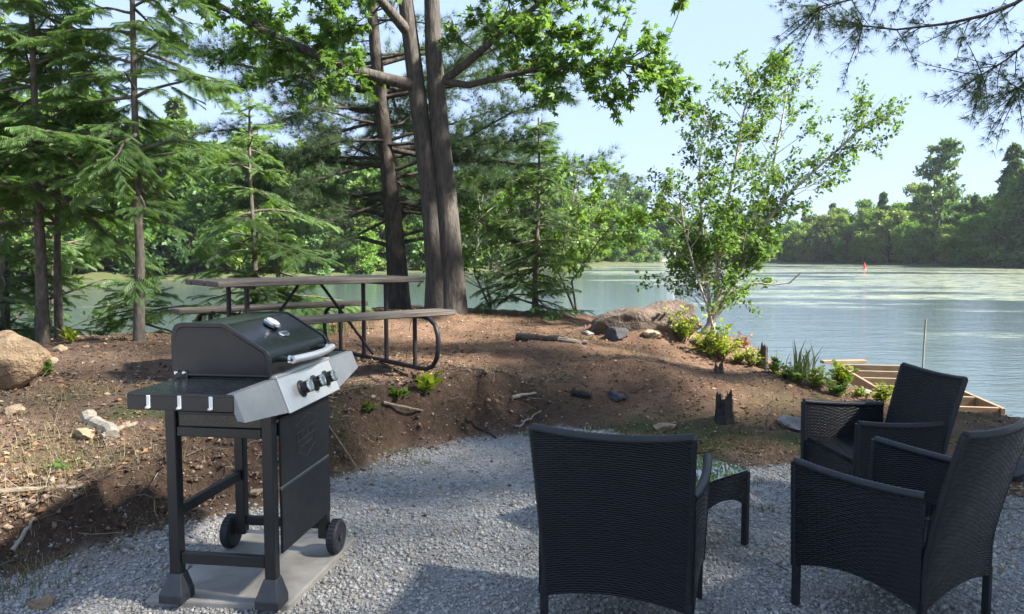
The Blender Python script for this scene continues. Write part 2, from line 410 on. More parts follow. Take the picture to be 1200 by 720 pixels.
vattr(gme, 'gravel', (1 - sstep(-.05, .02, gsd)) * (Y < 9) * (np.abs(X) < 29))
vattr(gme, 'humus', sstep(.0, .08, gsd) * (1 - sstep(.28, .62, gsd)) * (1 - sstep(.1, .9, X)) * .95)
grass_mask = np.zeros_like(X)
for cx, cy, r in ((1.5, 5.6, .7), (2.2, 5.5, .6), (-2.6, 4.7, .7), (-1.0, 5.3, .4), (3.2, 6.2, .9), (-2.9, 3.4, .6), (.9, 6.1, .5)):
    grass_mask = np.maximum(grass_mask, np.exp(-((X - cx) ** 2 + (Y - cy) ** 2) / r ** 2))
vattr(gme, 'green', np.where(Y > 30, .95, grass_mask * sstep(-.05, .25, fbm(X * 2.2, Y * 2.2, 4, 71))))
vattr(gme, 'rusty', (Y < 22) * np.clip(sstep(5.2, 7.4, Y + .5 * X) + .4 * fbm(X, Y, 3, 81), 0, 1))
m, t, b, o = nt('soil_and_gravel'); b.inputs['Roughness'].default_value = .95; b.inputs['Specular IOR Level'].default_value = .15
v = coords(t)
def att(n): a = N(t, 'Attribute'); a.attribute_name = n; return a.outputs['Fac']
n1 = noise(t, v, 3.5, 8, .68); n2 = noise(t, v, 26, 5, .7); n3 = noise(t, v, 110, 4, .7)
soil = ramp(t, n1, [(.28, (.085, .058, .043)), (.52, (.165, .112, .082)), (.75, (.255, .182, .135))])
rust = ramp(t, n1, [(.28, (.08, .047, .031)), (.5, (.155, .092, .06)), (.75, (.24, .155, .102))])
c = mixc(t, att('rusty'), soil, rust)
c = mixc(t, ramp(t, n2, [(.38, (0, 0, 0)), (.7, (1, 1, 1))]), c, mixc(t, .5, c, (.20, .145, .10)))
c = mixc(t, ramp(t, n3, [(.42, (0, 0, 0)), (.62, (.8, .8, .8))]), c, mixc(t, 1.0, c, (.45, .42, .42), 'MULTIPLY'))
c = mixc(t, att('humus'), c, ramp(t, n2, [(.3, (.034, .024, .018)), (.7, (.105, .070, .050))]))
gm = N(t, 'Math', operation='MULTIPLY'); t.links.new(att('green'), gm.inputs[0]); t.links.new(ramp(t, n3, [(.25, (.3, .3, .3)), (.5, (1, 1, 1))]), gm.inputs[1])
c = mixc(t, gm.outputs[0], c, (.055, .072, .026))
gr = ramp(t, n3, [(.3, (.22, .22, .218)), (.5, (.37, .37, .365)), (.7, (.50, .50, .49))])
gr = mixc(t, ramp(t, n1, [(.4, (0, 0, 0)), (.7, (.75, .75, .75))]), gr, (.20, .17, .14))
c = mixc(t, att('gravel'), c, gr)
t.links.new(c, b.inputs['Base Color'])
ad = N(t, 'Math', operation='MULTIPLY_ADD'); t.links.new(n3, ad.inputs[0]); ad.inputs[1].default_value = .5; t.links.new(n2, ad.inputs[2])
bump(t, b, ad.outputs[0], .8, .03); M['ground'] = m
ground = link('ground', gme, M['ground'], None, True); tag(ground, 'brown soil bank and grey gravel ground running down to the lake', 'ground', kind='structure')

# water
m, t, b, o = nt('lake_water'); v = coords(t)
b.inputs['Roughness'].default_value = .06; b.inputs['IOR'].default_value = 1.33; b.inputs['Specular IOR Level'].default_value = .5
wv = coords(t, (1, 2.6, 1)); wn1 = noise(t, wv, 2.2, 4, .6); wn2 = noise(t, wv, .35, 4, .55)
ad = N(t, 'Math', operation='MULTIPLY_ADD'); t.links.new(wn2, ad.inputs[0]); ad.inputs[1].default_value = 1.8; t.links.new(wn1, ad.inputs[2])
bump(t, b, ad.outputs[0], .22, .10)
base = (.06, .085, .085)
sp = N(t, 'SeparateXYZ'); t.links.new(v, sp.inputs[0])
weed_n = noise(t, coords(t, (.035, .10, 1)), 1.0, 8, .62)
mr = N(t, 'MapRange'); t.links.new(sp.outputs[0], mr.inputs[0]); mr.inputs[1].default_value = 3; mr.inputs[2].default_value = 15; mr.inputs[3].default_value = -.14; mr.inputs[4].default_value = .085
ad2 = N(t, 'Math', operation='ADD'); t.links.new(weed_n, ad2.inputs[0]); t.links.new(mr.outputs[0], ad2.inputs[1])
wf = ramp(t, ad2.outputs[0], [(.52, (0, 0, 0)), (.60, (1, 1, 1))])
fine = noise(t, coords(t, (.5, 1.4, 1)), 1.6, 6, .7)
wf2 = N(t, 'Math', operation='MULTIPLY'); t.links.new(wf, wf2.inputs[0]); t.links.new(ramp(t, fine, [(.38, (.0, .0, .0)), (.62, (.9, .9, .9))]), wf2.inputs[1])
weed = ramp(t, noise(t, coords(t, (.6, 1.5, 1)), 1.5, 5), [(.3, (.13, .15, .07)), (.7, (.25, .25, .155))])
t.links.new(mixc(t, wf2.outputs[0], base, weed), b.inputs['Base Color'])
mr2 = N(t, 'MapRange'); t.links.new(wf2.outputs[0], mr2.inputs[0]); mr2.inputs[3].default_value = .05; mr2.inputs[4].default_value = .7
t.links.new(mr2.outputs[0], b.inputs['Roughness']); M['water'] = m
wme = npmesh('water', [(-900, 4, WATER_Z), (900, 4, WATER_Z), (900, 900, WATER_Z), (-900, 900, WATER_Z)], [(0, 1, 2, 3)])
tag(link('water', wme, M['water']), 'calm lake water with pale floating weed', 'water', kind='structure')

# ------------------------------------------------------------------ foliage engine
def unit(a): return a / (np.linalg.norm(a, axis=-1, keepdims=True) + 1e-9)
T_LEAF = (np.array([(0, 0, 0), (.45, .3, .06), (1, 0, -.06), (.45, -.3, .06)]), np.array([(0, 1, 2, 3)]))
def _lobed():
    v = [(0, 0, 0)]; tips = [(-78, .55), (-38, .9), (0, 1.05), (38, .9), (78, .55)]; notch = [(-110, .18), (-58, .42), (-19, .5), (19, .5), (58, .42), (110, .18)]
    for a, r in notch: v.append((r * math.cos(math.radians(a)), r * math.sin(math.radians(a)), 0))
    for a, r in tips: v.append((r * math.cos(math.radians(a)), r * math.sin(math.radians(a)), -.12 * r))
    return np.array(v), np.array([(0, 1 + i, 7 + i, 2 + i) for i in range(5)])
T_LOBED = _lobed()
def _needles(n=13, spread=.9, w=.035):
    v = []; f = []; r = random.Random(3)
    for i in range(n):
        a = 2 * math.pi * (i * .618); th = spread * math.sqrt((i + .5) / n)
        d = Vector((math.cos(th), math.sin(th) * math.cos(a), math.sin(th) * math.sin(a))); p = d.cross(Vector((r.uniform(-1, 1), r.uniform(-1, 1), r.uniform(-1, 1)))).normalized() * w
        L = r.uniform(.8, 1.1); k = len(v); v += [p * .6, -p * .6, d * L + Vector((0, 0, -.05))]; f.append((k, k + 1, k + 2))
    return np.array([tuple(q) for q in v]), np.array(f)
T_NEEDLE = _needles()
def _spray(n=8):
    v = []; f = []
    for i in range(n):
        x = (i + .4) / n; L = .40 * (1 - .62 * x)
        for s_ in (1, -1):
            k = len(v); v += [(x - .05, 0, 0), (x + .075, 0, 0), (x + .12 + L * .55, s_ * L, -.05 - .12 * x)]; f.append((k, k + 1, k + 2))
    return np.array(v), np.array(f)
T_SPRAY = _spray()
T_BLADE = (np.array([(-.5, 0, 0), (.5, 0, 0), (.4, .25, .55), (-.4, .25, .55), (0, .75, 1)]), np.array([(0, 1, 2, 3), (3, 2, 4, 4)]))

def scatter(T, P, D, Nn, S):
    """copies of template T at points P, local x along D, local z near Nn, scale S"""
    Tv, Tf = T; P = np.asarray(P, float); D = unit(np.asarray(D, float)); Nn = np.asarray(Nn, float)
    y = unit(np.cross(Nn, D)); z = np.cross(D, y); S = np.asarray(S, float).reshape(-1, 1, 1)
    V = P[:, None, :] + S * (Tv[None, :, 0:1] * D[:, None, :] + Tv[None, :, 1:2] * y[:, None, :] + Tv[None, :, 2:3] * z[:, None, :])
    n = len(P); k = len(Tv)
    Fq = (Tf[None] + (np.arange(n) * k)[:, None, None]).reshape(-1, Tf.shape[1])
    return V.reshape(-1, 3), Fq
class Wood:
    """tapered tubes collected into one array"""
    def __init__(s): s.V = []; s.F = []; s.n = 0
    def tube(s, pts, r0, r1, sides=6, flare=0.0):
        pts = np.asarray(pts, float); m = len(pts)
        tng = unit(np.gradient(pts, axis=0)); ref = np.array([0, 0, 1.]) if abs(tng[0, 2]) < .8 else np.array([1., 0, 0])
        x = unit(np.cross(tng, ref)); y = np.cross(tng, x)
        f = np.linspace(0, 1, m); r = r0 + (r1 - r0) * f + flare * np.exp(-f * m * .9)
        a = np.arange(sides) * 2 * math.pi / sides
        V = pts[:, None, :] + r[:, None, None] * (np.cos(a)[None, :, None] * x[:, None, :] + np.sin(a)[None, :, None] * y[:, None, :])
        I_ = np.arange(m * sides).reshape(m, sides); J = np.roll(I_, -1, 1)
        s.V.append(V.reshape(-1, 3)); s.F.append(np.stack([I_[:-1], J[:-1], J[1:], I_[1:]], -1).reshape(-1, 4) + s.n); s.n += m * sides
    def mesh(s, name): return npmesh(name, np.concatenate(s.V), np.concatenate(s.F))
def grow(p, d, L, n=7, droop=0.0, wig=.12, up=0.0):
    p = np.array(p, float); d = np.array(d, float); d /= np.linalg.norm(d); out = [p.copy()]; st = L / (n - 1)
    for i in range(n - 1):
        d = d + rng.normal(0, wig, 3) * .5; d[2] += (-droop + up * (i / n)) * st; d /= np.linalg.norm(d)
        p = p + d * st; out.append(p.copy())
    return np.array(out)
def along(pts, f):
    k = f * (len(pts) - 1); i = min(int(k), len(pts) - 2); w = k - i
    return pts[i] * (1 - w) + pts[i + 1] * w, unit(pts[i + 1] - pts[i])
class Leaves:
    def __init__(s): s.P = []; s.D = []; s.N = []; s.S = []
    def add(s, p, d, n, sz): s.P.append(p); s.D.append(d); s.N.append(n); s.S.append(sz)
    def mesh(s, name, T):
        V, F_ = scatter(T, np.array(s.P), np.array(s.D), np.array(s.N), np.array(s.S)); return npmesh(name, V, F_)
UP = np.array([0, 0, 1.])
def tree_obj(name, base, wood, leafmesh, bark_m, leaf_m, label, cat='tree', group=None, crown='crown', smooth=True):
    r = empty(name, (0, 0, 0)); tag(r, label, cat, group)
    # meshes are built in world space round the base; shift them so the root sits at the base
    r.location = base
    tr = link('trunk', wood, bark_m, r, smooth); tr.location = (-base[0], -base[1], -base[2])
    if leafmesh is not None:
        cr = link(crown, leafmesh, leaf_m, r); cr.location = tr.location
    return r

def conifer(base, trunk, r0, whorls, kind, wood=None, lv=None, step=.5, nb=(4, 6), dens=1.0, tuft=.12, filt=None):
    """trunk: polyline; whorls: list of (height fraction, branch length)"""
    wood = wood or Wood(); lv = lv or Leaves(); trunk = np.asarray(trunk, float)
    wood.tube(trunk, r0, r0 * .28, 12, r0 * .35)
    for f, Lb in whorls:
        k = rng.integers(nb[0], nb[1] + 1); a0 = U(0, 6.28)
        for j in range(k):
            az = a0 + 6.283 * j / k + U(-.35, .35); L = Lb * U(.45, 1.2); p, td = along(trunk, min(.999, max(0, f + U(-.025, .025))))
            d = np.array([math.cos(az), math.sin(az), U(-.05, .35) if kind == 'pine' else U(-.2, .5)])
            if filt is not None and not filt(p + d * L): continue
            b_ = grow(p, d, L, 8, (.05 if kind == 'pine' else .36) / max(L, .8) * 1.6, .18, .16 if kind == 'pine' else 0)
            wood.tube(b_, .010 + .011 * L, .004, 5)
            ns = max(5, int(L * (8.5 if kind == 'pine' else 7.0)))
            for q in range(ns):
                ff = .22 + .78 * (q + U(0, .8)) / ns; ff = min(ff, .995)
                pp, bd = along(b_, ff); side = 1 if q % 2 else -1
                h = unit(np.cross(UP, bd)); sd = unit(bd * U(.5, .9) + h * side * U(.7, 1.1) + UP * U(-.12, .14))
                Ls = L * .36 * (1.15 - ff * .75) * U(.7, 1.2) + .12
                s_ = grow(pp, sd, Ls, 5, .9 if kind != 'pine' else .02, .25)
                if kind == 'pine':
                    wood.tube(s_, .006, .002, 3)
                    nt_ = max(4, int(Ls / .052 * dens))
                    for w in range(nt_):
                        g = .2 + .8 * (w + rng.random()) / nt_; a, ad_ = along(s_, min(g, .995))
                        lv.add(a + rng.normal(0, .035, 3), ad_ + rng.normal(0, .45, 3) + UP * .25, rng.normal(0, 1, 3), tuft * U(.75, 1.2))
                else:
                    wood.tube(s_, .004, .0015, 3)
                    nt_ = max(4, int(Ls / .036 * dens))
                    for w in range(nt_):
                        g = (w + rng.random()) / nt_; a, ad_ = along(s_, min(g, .995)); hh = unit(np.cross(UP, ad_)) * (1 if w % 2 else -1)
                        lv.add(a, ad_ * .8 + hh * U(.2, .9) + UP * U(-.3, .02), UP + rng.normal(0, .25, 3), tuft * U(.7, 1.3) * (1.15 - .4 * g))
    return wood, lv

def broad(lv, wood, p, d, L, depth, lf, spread=.75, per=9, up=.1, r=None, droop=0.0, minL=.35):
    """recursive broadleaf limb; leaves on the last generation"""
    r = r or .018 * L + .006
    pts = grow(p, d, L, 6, droop, .16, up); wood.tube(pts, r, r * .45, 6 if r > .03 else 4)
    if depth == 0 or L < minL:
        n = int(per * L / .35) + 3
        for i in range(n):
            a, ad_ = along(pts, min(.25 + .75 * rng.random(), .999)); dd = unit(ad_ * .5 + rng.normal(0, .8, 3) + np.array([0, 0, -.35]))
            lv.add(a + rng.normal(0, .03, 3), dd, UP * .8 + rng.normal(0, .45, 3), lf * U(.7, 1.25))
        return
    nb_ = rng.integers(3, 6)
    for i in range(nb_):
        f = .35 + .65 * (i + 1) / nb_ * U(.9, 1.0); a, ad_ = along(pts, min(f, .999))
        dd = unit(ad_ + rng.normal(0, spread, 3) * np.array([1, 1, .7]))
        broad(lv, wood, a, dd, L * U(.5, .72), depth - 1, lf, spread, per, up, r * .55, droop, minL)

# ------------------------------------------------------------------ trees on the near shore
def put_trees():
    reseed(201)
    # 1 double-stemmed oak behind the picnic table
    bx, by = -1.02, 11.6; bz = Hs(bx, by) - .05
    w = Wood(); lv = Leaves()
    A = [pix(516, 372, by), pix(513, 320, by), pix(506, 240, by), pix(494, 150, by), pix(483, 60, by), pix(475, 0, by), pix(462, -120, by), pix(452, -260, by), pix(446, -420, by)]
    B = [pix(529, 372, by), pix(529, 320, by), pix(524, 240, by), pix(515, 150, by), pix(508, 60, by), pix(506, 0, by), pix(503, -120, by), pix(512, -280, by), pix(530, -430, by)]
    for P_, r0 in ((A, .165), (B, .172)):
        P_ = np.array(P_); P_[0, 2] = bz; w.tube(P_, r0, .08, 16, .09)
    # limbs seen in the photograph, then the rest of the crown above the frame
    L1 = np.array([pix(488, 101, by), pix(450, 92, by - .3), pix(400, 78, by - .5), pix(350, 55, by - .6), pix(300, 32, by - .7), pix(240, -4, by - .8), pix(180, -40, by - 1)])
    L2 = np.array([pix(520, 95, by), pix(545, 76, by - .2), pix(575, 50, by - .4), pix(610, 22, by - .6), pix(650, -10, by - .8), pix(690, -50, by - 1)])
    L3 = np.array([pix(521, 96, by), pix(550, 100, by - .3), pix(580, 92, by - .5), pix(625, 82, by - .8), pix(680, 78, by - 1), pix(735, 72, by - 1.2), pix(780, 88, by - 1.3)])
    L4 = np.array([pix(480, 40, by), pix(450, 5, by - .4), pix(420, -30, by - .8), pix(380, -60, by - 1.3)])
    for L_, r0 in ((L1, .10), (L2, .07), (L3, .055), (L4, .09)):
        w.tube(L_, r0, .02, 8)
    def clusters(L_, f0, n, sp, down=.0, Ls=(.5, .9), depth=1):
        for i in range(n):
            a, d = along(L_, min(.999, f0 + (1 - f0) * (i + rng.random()) / n)); dd = unit(d * .6 + rng.normal(0, sp, 3) + np.array([0, 0, -down]))
            broad(lv, w, a, dd, U(*Ls), depth, .098, .8, 14, .1, .012)
    clusters(L1, .22, 42, .8, .05); clusters(L2, .25, 30, .8, .05); clusters(L3, .38, 34, .6, .1, (.35, .65)); clusters(L4, .15, 22, .8)
    # the bare twig above the tip cluster
    w.tube(np.array([pix(735, 72, by - 1.2), pix(765, 52, by - 1.3), pix(785, 40, by - 1.3), pix(793, 22, by - 1.3), pix(800, 0, by - 1.3)]), .012, .005, 5)
    for k in range(3): broad(lv, w, np.array(pix(798, 5, by - 1.3)), unit(rng.normal(0, .7, 3)), .28, 0, .12, per=10, r=.005)
    for k in range(11):      # crown over the frame
        S_ = np.array(A if k % 2 else B); f = U(.80, 1.0); a, d = along(S_, min(.999, f)); az = U(0, 6.28)
        broad(lv, w, a, np.array([math.cos(az), math.sin(az), U(.4, 1.0)]), U(1.8, 2.7), 3, .15, .5, 7, .2, .07)
    tree_obj('oak_tree', (bx, by, bz), w.mesh('oak_trunk'), lv.mesh('oak_crown', T_LOBED), M['bark_maple'], M['leaf_maple'], 'large double-stemmed broadleaf tree with ridged grey bark behind the picnic table')
    reseed(202)
    # 2 dark pine behind it
    bx, by = -1.95, 13.0; bz = Hs(bx, by) - .05
    tr = np.array([(bx, by, bz), pix(463, 280, by), pix(455, 200, by), pix(447, 120, by), pix(440, 60, by), pix(435, 0, by), pix(428, -150, by), pix(424, -350, by), pix(424, -560, by)])
    wh = []
    for f in list(np.arange(.12, .50, .032)) + list(np.arange(.5, .98, .075)): wh.append((f, .9 + (2.9 * (1 - abs(f - .30) / .70) ** .9 if f < .5 else 1.2 * (1.1 - f))))
    w, lv = conifer((bx, by, bz), tr, .155, wh, 'pine', dens=1.05, tuft=.16, nb=(5, 7), filt=lambda tip: tip[1] > by - 1.0)
    # the long level boughs the photograph shows to either side
    for P_ in ([(447, 130), (380, 125), (300, 150), (215, 157)], [(455, 190), (390, 205), (310, 235), (240, 256)], [(458, 235), (400, 255), (330, 275), (255, 292)], [(452, 165), (400, 165), (340, 185), (265, 203)],
               [(440, 80), (390, 76), (320, 95), (255, 108)], [(460, 255), (410, 280), (350, 300), (300, 312)], [(452, 170), (540, 165), (600, 132), (655, 116)], [(458, 235), (560, 258), (625, 298)], [(449, 140), (380, 160), (300, 215), (235, 235)]):
        S_ = np.array([pix(u, v, by - .25 * i + U(-.1, .2)) for i, (u, v) in enumerate(P_)]); w.tube(S_, .032, .008, 6)
        for i in range(34):
            f = .18 + .82 * (i + rng.random()) / 34; a, d = along(S_, min(.995, f)); h_ = unit(np.cross(UP, d)) * (1 if i % 2 else -1)
            s_ = grow(a, unit(d * .7 + h_ * U(.2, .9) + UP * U(-.25, .3)), U(.35, .8) * (1.15 - .5 * f), 5, .05, .2); w.tube(s_, .006, .002, 3)
            for q in range(13):
                g, gd = along(s_, min(.995, .12 + .88 * rng.random())); lv.add(g + rng.normal(0, .035, 3), gd + rng.normal(0, .5, 3) + UP * .2, rng.normal(0, 1, 3), U(.10, .17))
    tree_obj('pine_tree', (bx, by, bz), w.mesh('pine_trunk'), lv.mesh('pine_crown', T_NEEDLE), M['bark_pine'], M['needle_pine'], 'dark-barked pine with long level boughs standing behind the double-stemmed tree')
    reseed(203)
    # 3 hemlocks at the left
    def hemlock(bx, by, tops, r0, wh, label, tuft=.2, dens=1.0, mat='needle_hemlock', nb=(2, 4), name='hemlock_tree', group=None, filt=None):
        bz = Hs(bx, by) - .04; tr = np.array([(bx, by, bz)] + tops)
        w, lv = conifer((bx, by, bz), tr, r0, wh, 'hemlock', dens=dens, tuft=tuft, nb=nb, filt=filt)
        return tree_obj(name, (bx, by, bz), w.mesh('hemlock_trunk'), lv.mesh('hemlock_crown', T_SPRAY), M['bark_hemlock'], M[mat], label, group=group)
    hemlock(-3.76, 7.52, [pix(164, 300, 7.52), pix(160, 200, 7.52), pix(157, 100, 7.52), pix(155, 0, 7.52), pix(152, -130, 7.52), pix(150, -280, 7.52)], .044,
            [(f, 1.25 * (1.15 - f) * (.55 if f < .3 else 1) + .1) for f in np.arange(.30, .98, .042)], 'slim straight hemlock with bare lower trunk between the boulder and the picnic table', .155)
    hemlock(-4.85, 7.72, [pix(48, 300, 7.7), pix(42, 200, 7.7), pix(40, 100, 7.7), pix(36, 0, 7.7), pix(34, -120, 7.7)], .052,
            [(f, 1.75 * (1.2 - f)) for f in np.arange(.36, .98, .045)], 'thicker hemlock trunk with dense dark boughs behind the tan boulder', .175)
    hemlock(-4.84, 7.98, [pix(67, 300, 7.98), pix(68, 200, 7.98), pix(70, 100, 7.98), pix(73, 30, 7.98)], .036,
            [(f, 1.5 * (1.25 - f)) for f in np.arange(.36, .99, .055)], 'thin hemlock pole standing close beside the thicker hemlock', .165)
    for (bx, by, h, L, lab) in ((-3.3, 9.6, 3.0, 1.25, 'bushy young hemlock sapling filling the gap left of the picnic table'), (-4.6, 9.2, 1.3, 1.0, 'low spreading hemlock seedling at the water edge between the slim trunks'),
                               (-6.1, 9.0, 3.6, 1.7, 'broad bushy hemlock at the shore behind the boulder'), (-5.6, 8.8, 1.2, 1.0, 'low ragged hemlock seedling behind the tan boulder'), (-2.9, 9.3, 1.25, .95, 'drooping hemlock seedling just behind the far bench')):
        z = Hs(bx, by); hemlock(bx, by, [(bx + .02, by, z + h * .35), (bx - .02, by, z + h * .7), (bx, by, z + h)], .014 + .008 * h, [(f, L * (1.15 - f)) for f in np.arange(.08, .98, .085 if h > 2 else .13)], lab, .165, .8, name='hemlock_sapling')
    reseed(204)
    # 4 young pine by the shore, right of the oak
    bx, by = .38, 12.1; bz = Hs(bx, by) - .03
    tr = np.array([(bx, by, bz), pix(627, 330, by), pix(630, 260, by), pix(632, 200, by), pix(631, 138, by)])
    w, lv = conifer((bx, by, bz), tr, .045, [(f, U(.85, 1.3) * (1.08 - f) ** .9 + .06) for f in np.arange(.08, .99, .055)], 'hemlock', dens=.65, tuft=.16, nb=(3, 5))
    tree_obj('young_conifer', (bx, by, bz), w.mesh('young_trunk'), lv.mesh('young_crown', T_SPRAY), M['bark_hemlock'], M['needle_light'], 'young pale green conifer with pointed top right of the double-stemmed tree')
    reseed(205)
    # 5 leafy saplings
    def sapling(bx, by, stems, lf, leaf, label, name, bm='bark_hemlock', depth=2, per=8, L=.8, T=T_LEAF):
        bz = Hs(bx, by) - .03; w = Wood(); lv = Leaves()
        for st in stems:
            S_ = np.array([(bx, by, bz)] + st); w.tube(S_, .024, .006, 6)
            for i in range(15):
                f = .18 + .82 * (i + rng.random()) / 15; a, d = along(S_, min(f, .999)); az = U(0, 6.28)
                broad(lv, w, a, unit(d * .5 + np.array([math.cos(az), math.sin(az), .1])), L * U(.5, 1.1) * (1.15 - .6 * f), depth - 1, lf, .7, per, 0, .007, .25)
        return tree_obj(name, (bx, by, bz), w.mesh('sapling_stem'), lv.mesh('sapling_crown', T), M[bm], M[leaf], label)
    sapling(1.1, 12.6, [[pix(655, 320, 12.6), pix(668, 250, 12.6), pix(678, 195, 12.6)], [pix(670, 330, 12.6), pix(700, 285, 12.5), pix(725, 255, 12.4)]], .10, 'leaf_bright', 'leafy sapling with long bright leaves leaning over the water', 'leafy_sapling', per=14, L=1.0)
    sapling(-.35, 12.9, [[pix(556, 320, 12.9), pix(560, 270, 12.9), pix(568, 215, 12.9)], [pix(570, 330, 12.9), pix(585, 280, 12.9), pix(598, 240, 12.9)]], .085, 'leaf_bright', 'bushy bright green sapling with pale stems against the right stem of the big tree', 'leafy_sapling', 'bark_birch', per=13, L=.9)
    sapling(-6.6, 10.5, [[(-6.6, 10.5, 1.2), (-6.8, 10.5, 3.0), (-6.9, 10.4, 5.2)], [(-6.4, 10.5, 1.5), (-6.2, 10.3, 3.5), (-6.1, 10.2, 5.6)]], .10, 'leaf_bright', 'tall thin broadleaf with light leaves at the left behind the hemlocks', 'leafy_sapling', L=1.3)
    reseed(206)
    # 6 birch clump by the mound
    bx, by = 2.85, 10.9; bz = Hs(bx, by) - .05
    w = Wood(); lv = Leaves()
    stems = [([pix(846, 360, by), pix(862, 325, by), pix(880, 288, by), pix(902, 255, by), pix(930, 222, by), pix(960, 195, by), pix(990, 168, by), pix(1008, 150, by), pix(1020, 120, by)], .045),
             ([pix(838, 360, by), pix(842, 310, by), pix(850, 250, by), pix(862, 190, by), pix(872, 130, by), pix(890, 85, by)], .038),
             ([pix(832, 360, by), pix(826, 310, by), pix(822, 250, by), pix(820, 190, by), pix(826, 140, by)], .03),
             ([pix(840, 355, by + .2), pix(870, 290, by + .3), pix(900, 220, by + .5), pix(915, 150, by + .6), pix(925, 95, by + .7)], .034),
             ([pix(830, 362, by - .2), pix(815, 320, by - .3), pix(802, 270, by - .4), pix(796, 225, by - .4)], .02),
             ([pix(850, 352, by), pix(866, 342, by - .1), pix(885, 332, by - .2), pix(905, 334, by - .3), pix(925, 332, by - .35), pix(938, 320, by - .4)], .016)]
    for k, (S_, r0) in enumerate(stems):
        S_ = np.array([(bx + (k - 2) * .06, by, bz)] + S_) if k < 5 else np.array(S_)
        w.tube(S_, r0, .008, 8)
        if k == 5: continue
        nbr = (34, 44, 36, 40, 22)[k]
        for i in range(nbr):
            f = .14 + .86 * (i + rng.random()) / nbr; a, d = along(S_, min(f, .999)); az = U(0, 6.28)
            if k == 0 and f > .93: continue
            broad(lv, w, a, unit(d * .7 + np.array([math.cos(az), math.sin(az), .25])), U(.35, .8) * (1.15 - .45 * f), 1, .066, .7, 23, .15, .006, 0, .2)
    for k in range(12): broad(lv, w, np.array(stems[4][0][1]) + rng.normal(0, .12, 3), unit(rng.normal(0, 1, 3)), .25, 0, .05, per=5, r=.004)
    # bare twigs at the tip of the leaning stem
    for k in range(5):
        S_ = stems[0][0]; w.tube(grow(np.array(S_[-2]), unit(np.array([U(.1, .9), 0, U(.2, .9)])), U(.3, .6), 6, 0, .25), .006, .002, 4)
    tree_obj('birch_tree', (bx, by, bz), w.mesh('birch_stems'), lv.mesh('birch_crown', T_LEAF), M['bark_birch'], M['leaf_birch'], 'multi-stemmed birch with small leaves and pale leaning stems beside the rocky mound')
    reseed(207)
    # 7 pine whose bough hangs into the top right; its trunk stands beside the seating area
    bx, by = 6.0, 4.9; bz = Hs(bx, by) - .05
    tr = np.array([(bx, by, bz), (bx, by, 3.0), (bx - .1, by + .1, 6.0), (bx - .15, by, 9.0), (bx - .1, by, 12.0), (bx, by, 15.5)])
    w = Wood(); lv = Leaves()
    def keep(tip):
        x, y, z = tip
        return not (y > .5 and abs(x) < .9 * y and z < 1.9 + .40 * y)
    wh = [(f, 4.7 * (1.12 - f) ** .7) for f in np.arange(.42, .98, .065)]
    w, lv = conifer((bx, by, bz), tr, .26, wh, 'pine', dens=.6, tuft=.2, nb=(3, 4), filt=keep)
    yb = 7.0
    for S_, r0 in (([pix(1330, -90, yb - .2), pix(1240, -30, yb), pix(1190, 4, yb), pix(1155, 18, yb), pix(1110, 28, yb), pix(1050, 35, yb), pix(1010, 30, yb)], .03),
                   ([pix(1330, -60, yb), pix(1260, 0, yb), pix(1215, 40, yb), pix(1180, 70, yb), pix(1150, 88, yb)], .022),
                   ([pix(1330, -90, yb), pix(1200, -40, yb), pix(1100, -20, yb), pix(1020, -5, yb), pix(960, 8, yb)], .024),
                   ([pix(1330, -40, yb), pix(1260, 30, yb), pix(1215, 85, yb), pix(1192, 104, yb)], .02)):
        S_ = np.array([along(tr, .28)[0]] + S_); w.tube(S_, r0, .006, 6)
        for i in range(30):
            f = .35 + .65 * (i + rng.random()) / 17; a, d = along(S_, min(.995, f))
            s_ = grow(a, unit(d * .7 + rng.normal(0, .5, 3) + np.array([0, 0, -.25])), U(.25, .6), 5, .1, .2); w.tube(s_, .006, .002, 4)
            for q in range(13):
                g, gd = along(s_, min(.995, .15 + .85 * rng.random())); lv.add(g + rng.normal(0, .03, 3), gd + rng.normal(0, .6, 3), rng.normal(0, 1, 3), U(.06, .105))
    tree_obj('pine_tree', (bx, by, bz), w.mesh('pine_trunk'), lv.mesh('pine_crown', T_NEEDLE), M['bark_pine'], M['needle_pine'], 'pine overhanging the wicker chairs, its thin needled bough against the sky')
put_trees()
def added_shade_trees():
    # unseen trees added right of the seating area to screen it from the sun
    for k, (bx, by, h, lab) in enumerate(((9.2, -2.2, 13.5, 'tall unseen broadleaf added to shade the gravel area, southernmost of three tall ones'), (10.4, 1.2, 15.0, 'tallest of three unseen broadleaf trees added to shade the gravel area'), (9.4, 4.2, 13.0, 'tall unseen broadleaf added to shade the gravel, next to the overhanging pine'), (7.4, -.2, 11.0, 'shorter unseen broadleaf nearest the gravel, added for shade between two taller ones'))):
        bz = Hs(bx, by) - .05; w = Wood(); lv = Leaves()
        S_ = np.array([(bx, by, bz), (bx, by, 2.5), (bx - .1, by + .1, h * .5), (bx - .2, by, h * .78), (bx, by, h)]); w.tube(S_, .26, .05, 12, .1)
        for j in range(17):
            f = .24 + .76 * (j + .5) / 30; a, d = along(S_, min(.999, f)); az = j * 2.4 + U(-.3, .3)
            broad(lv, w, a, np.array([math.cos(az), math.sin(az), U(.1, .5)]), U(1.7, 2.5) * (1.15 - .5 * f), 2, .30, .65, 8, .08, .05)
        tree_obj('broadleaf_tree', (bx, by, bz), w.mesh('shade_trunk'), lv.mesh('shade_crown', T_LEAF), M['bark_maple'], M['leaf_maple'], lab)
reseed(31); added_shade_trees(); reseed(32)

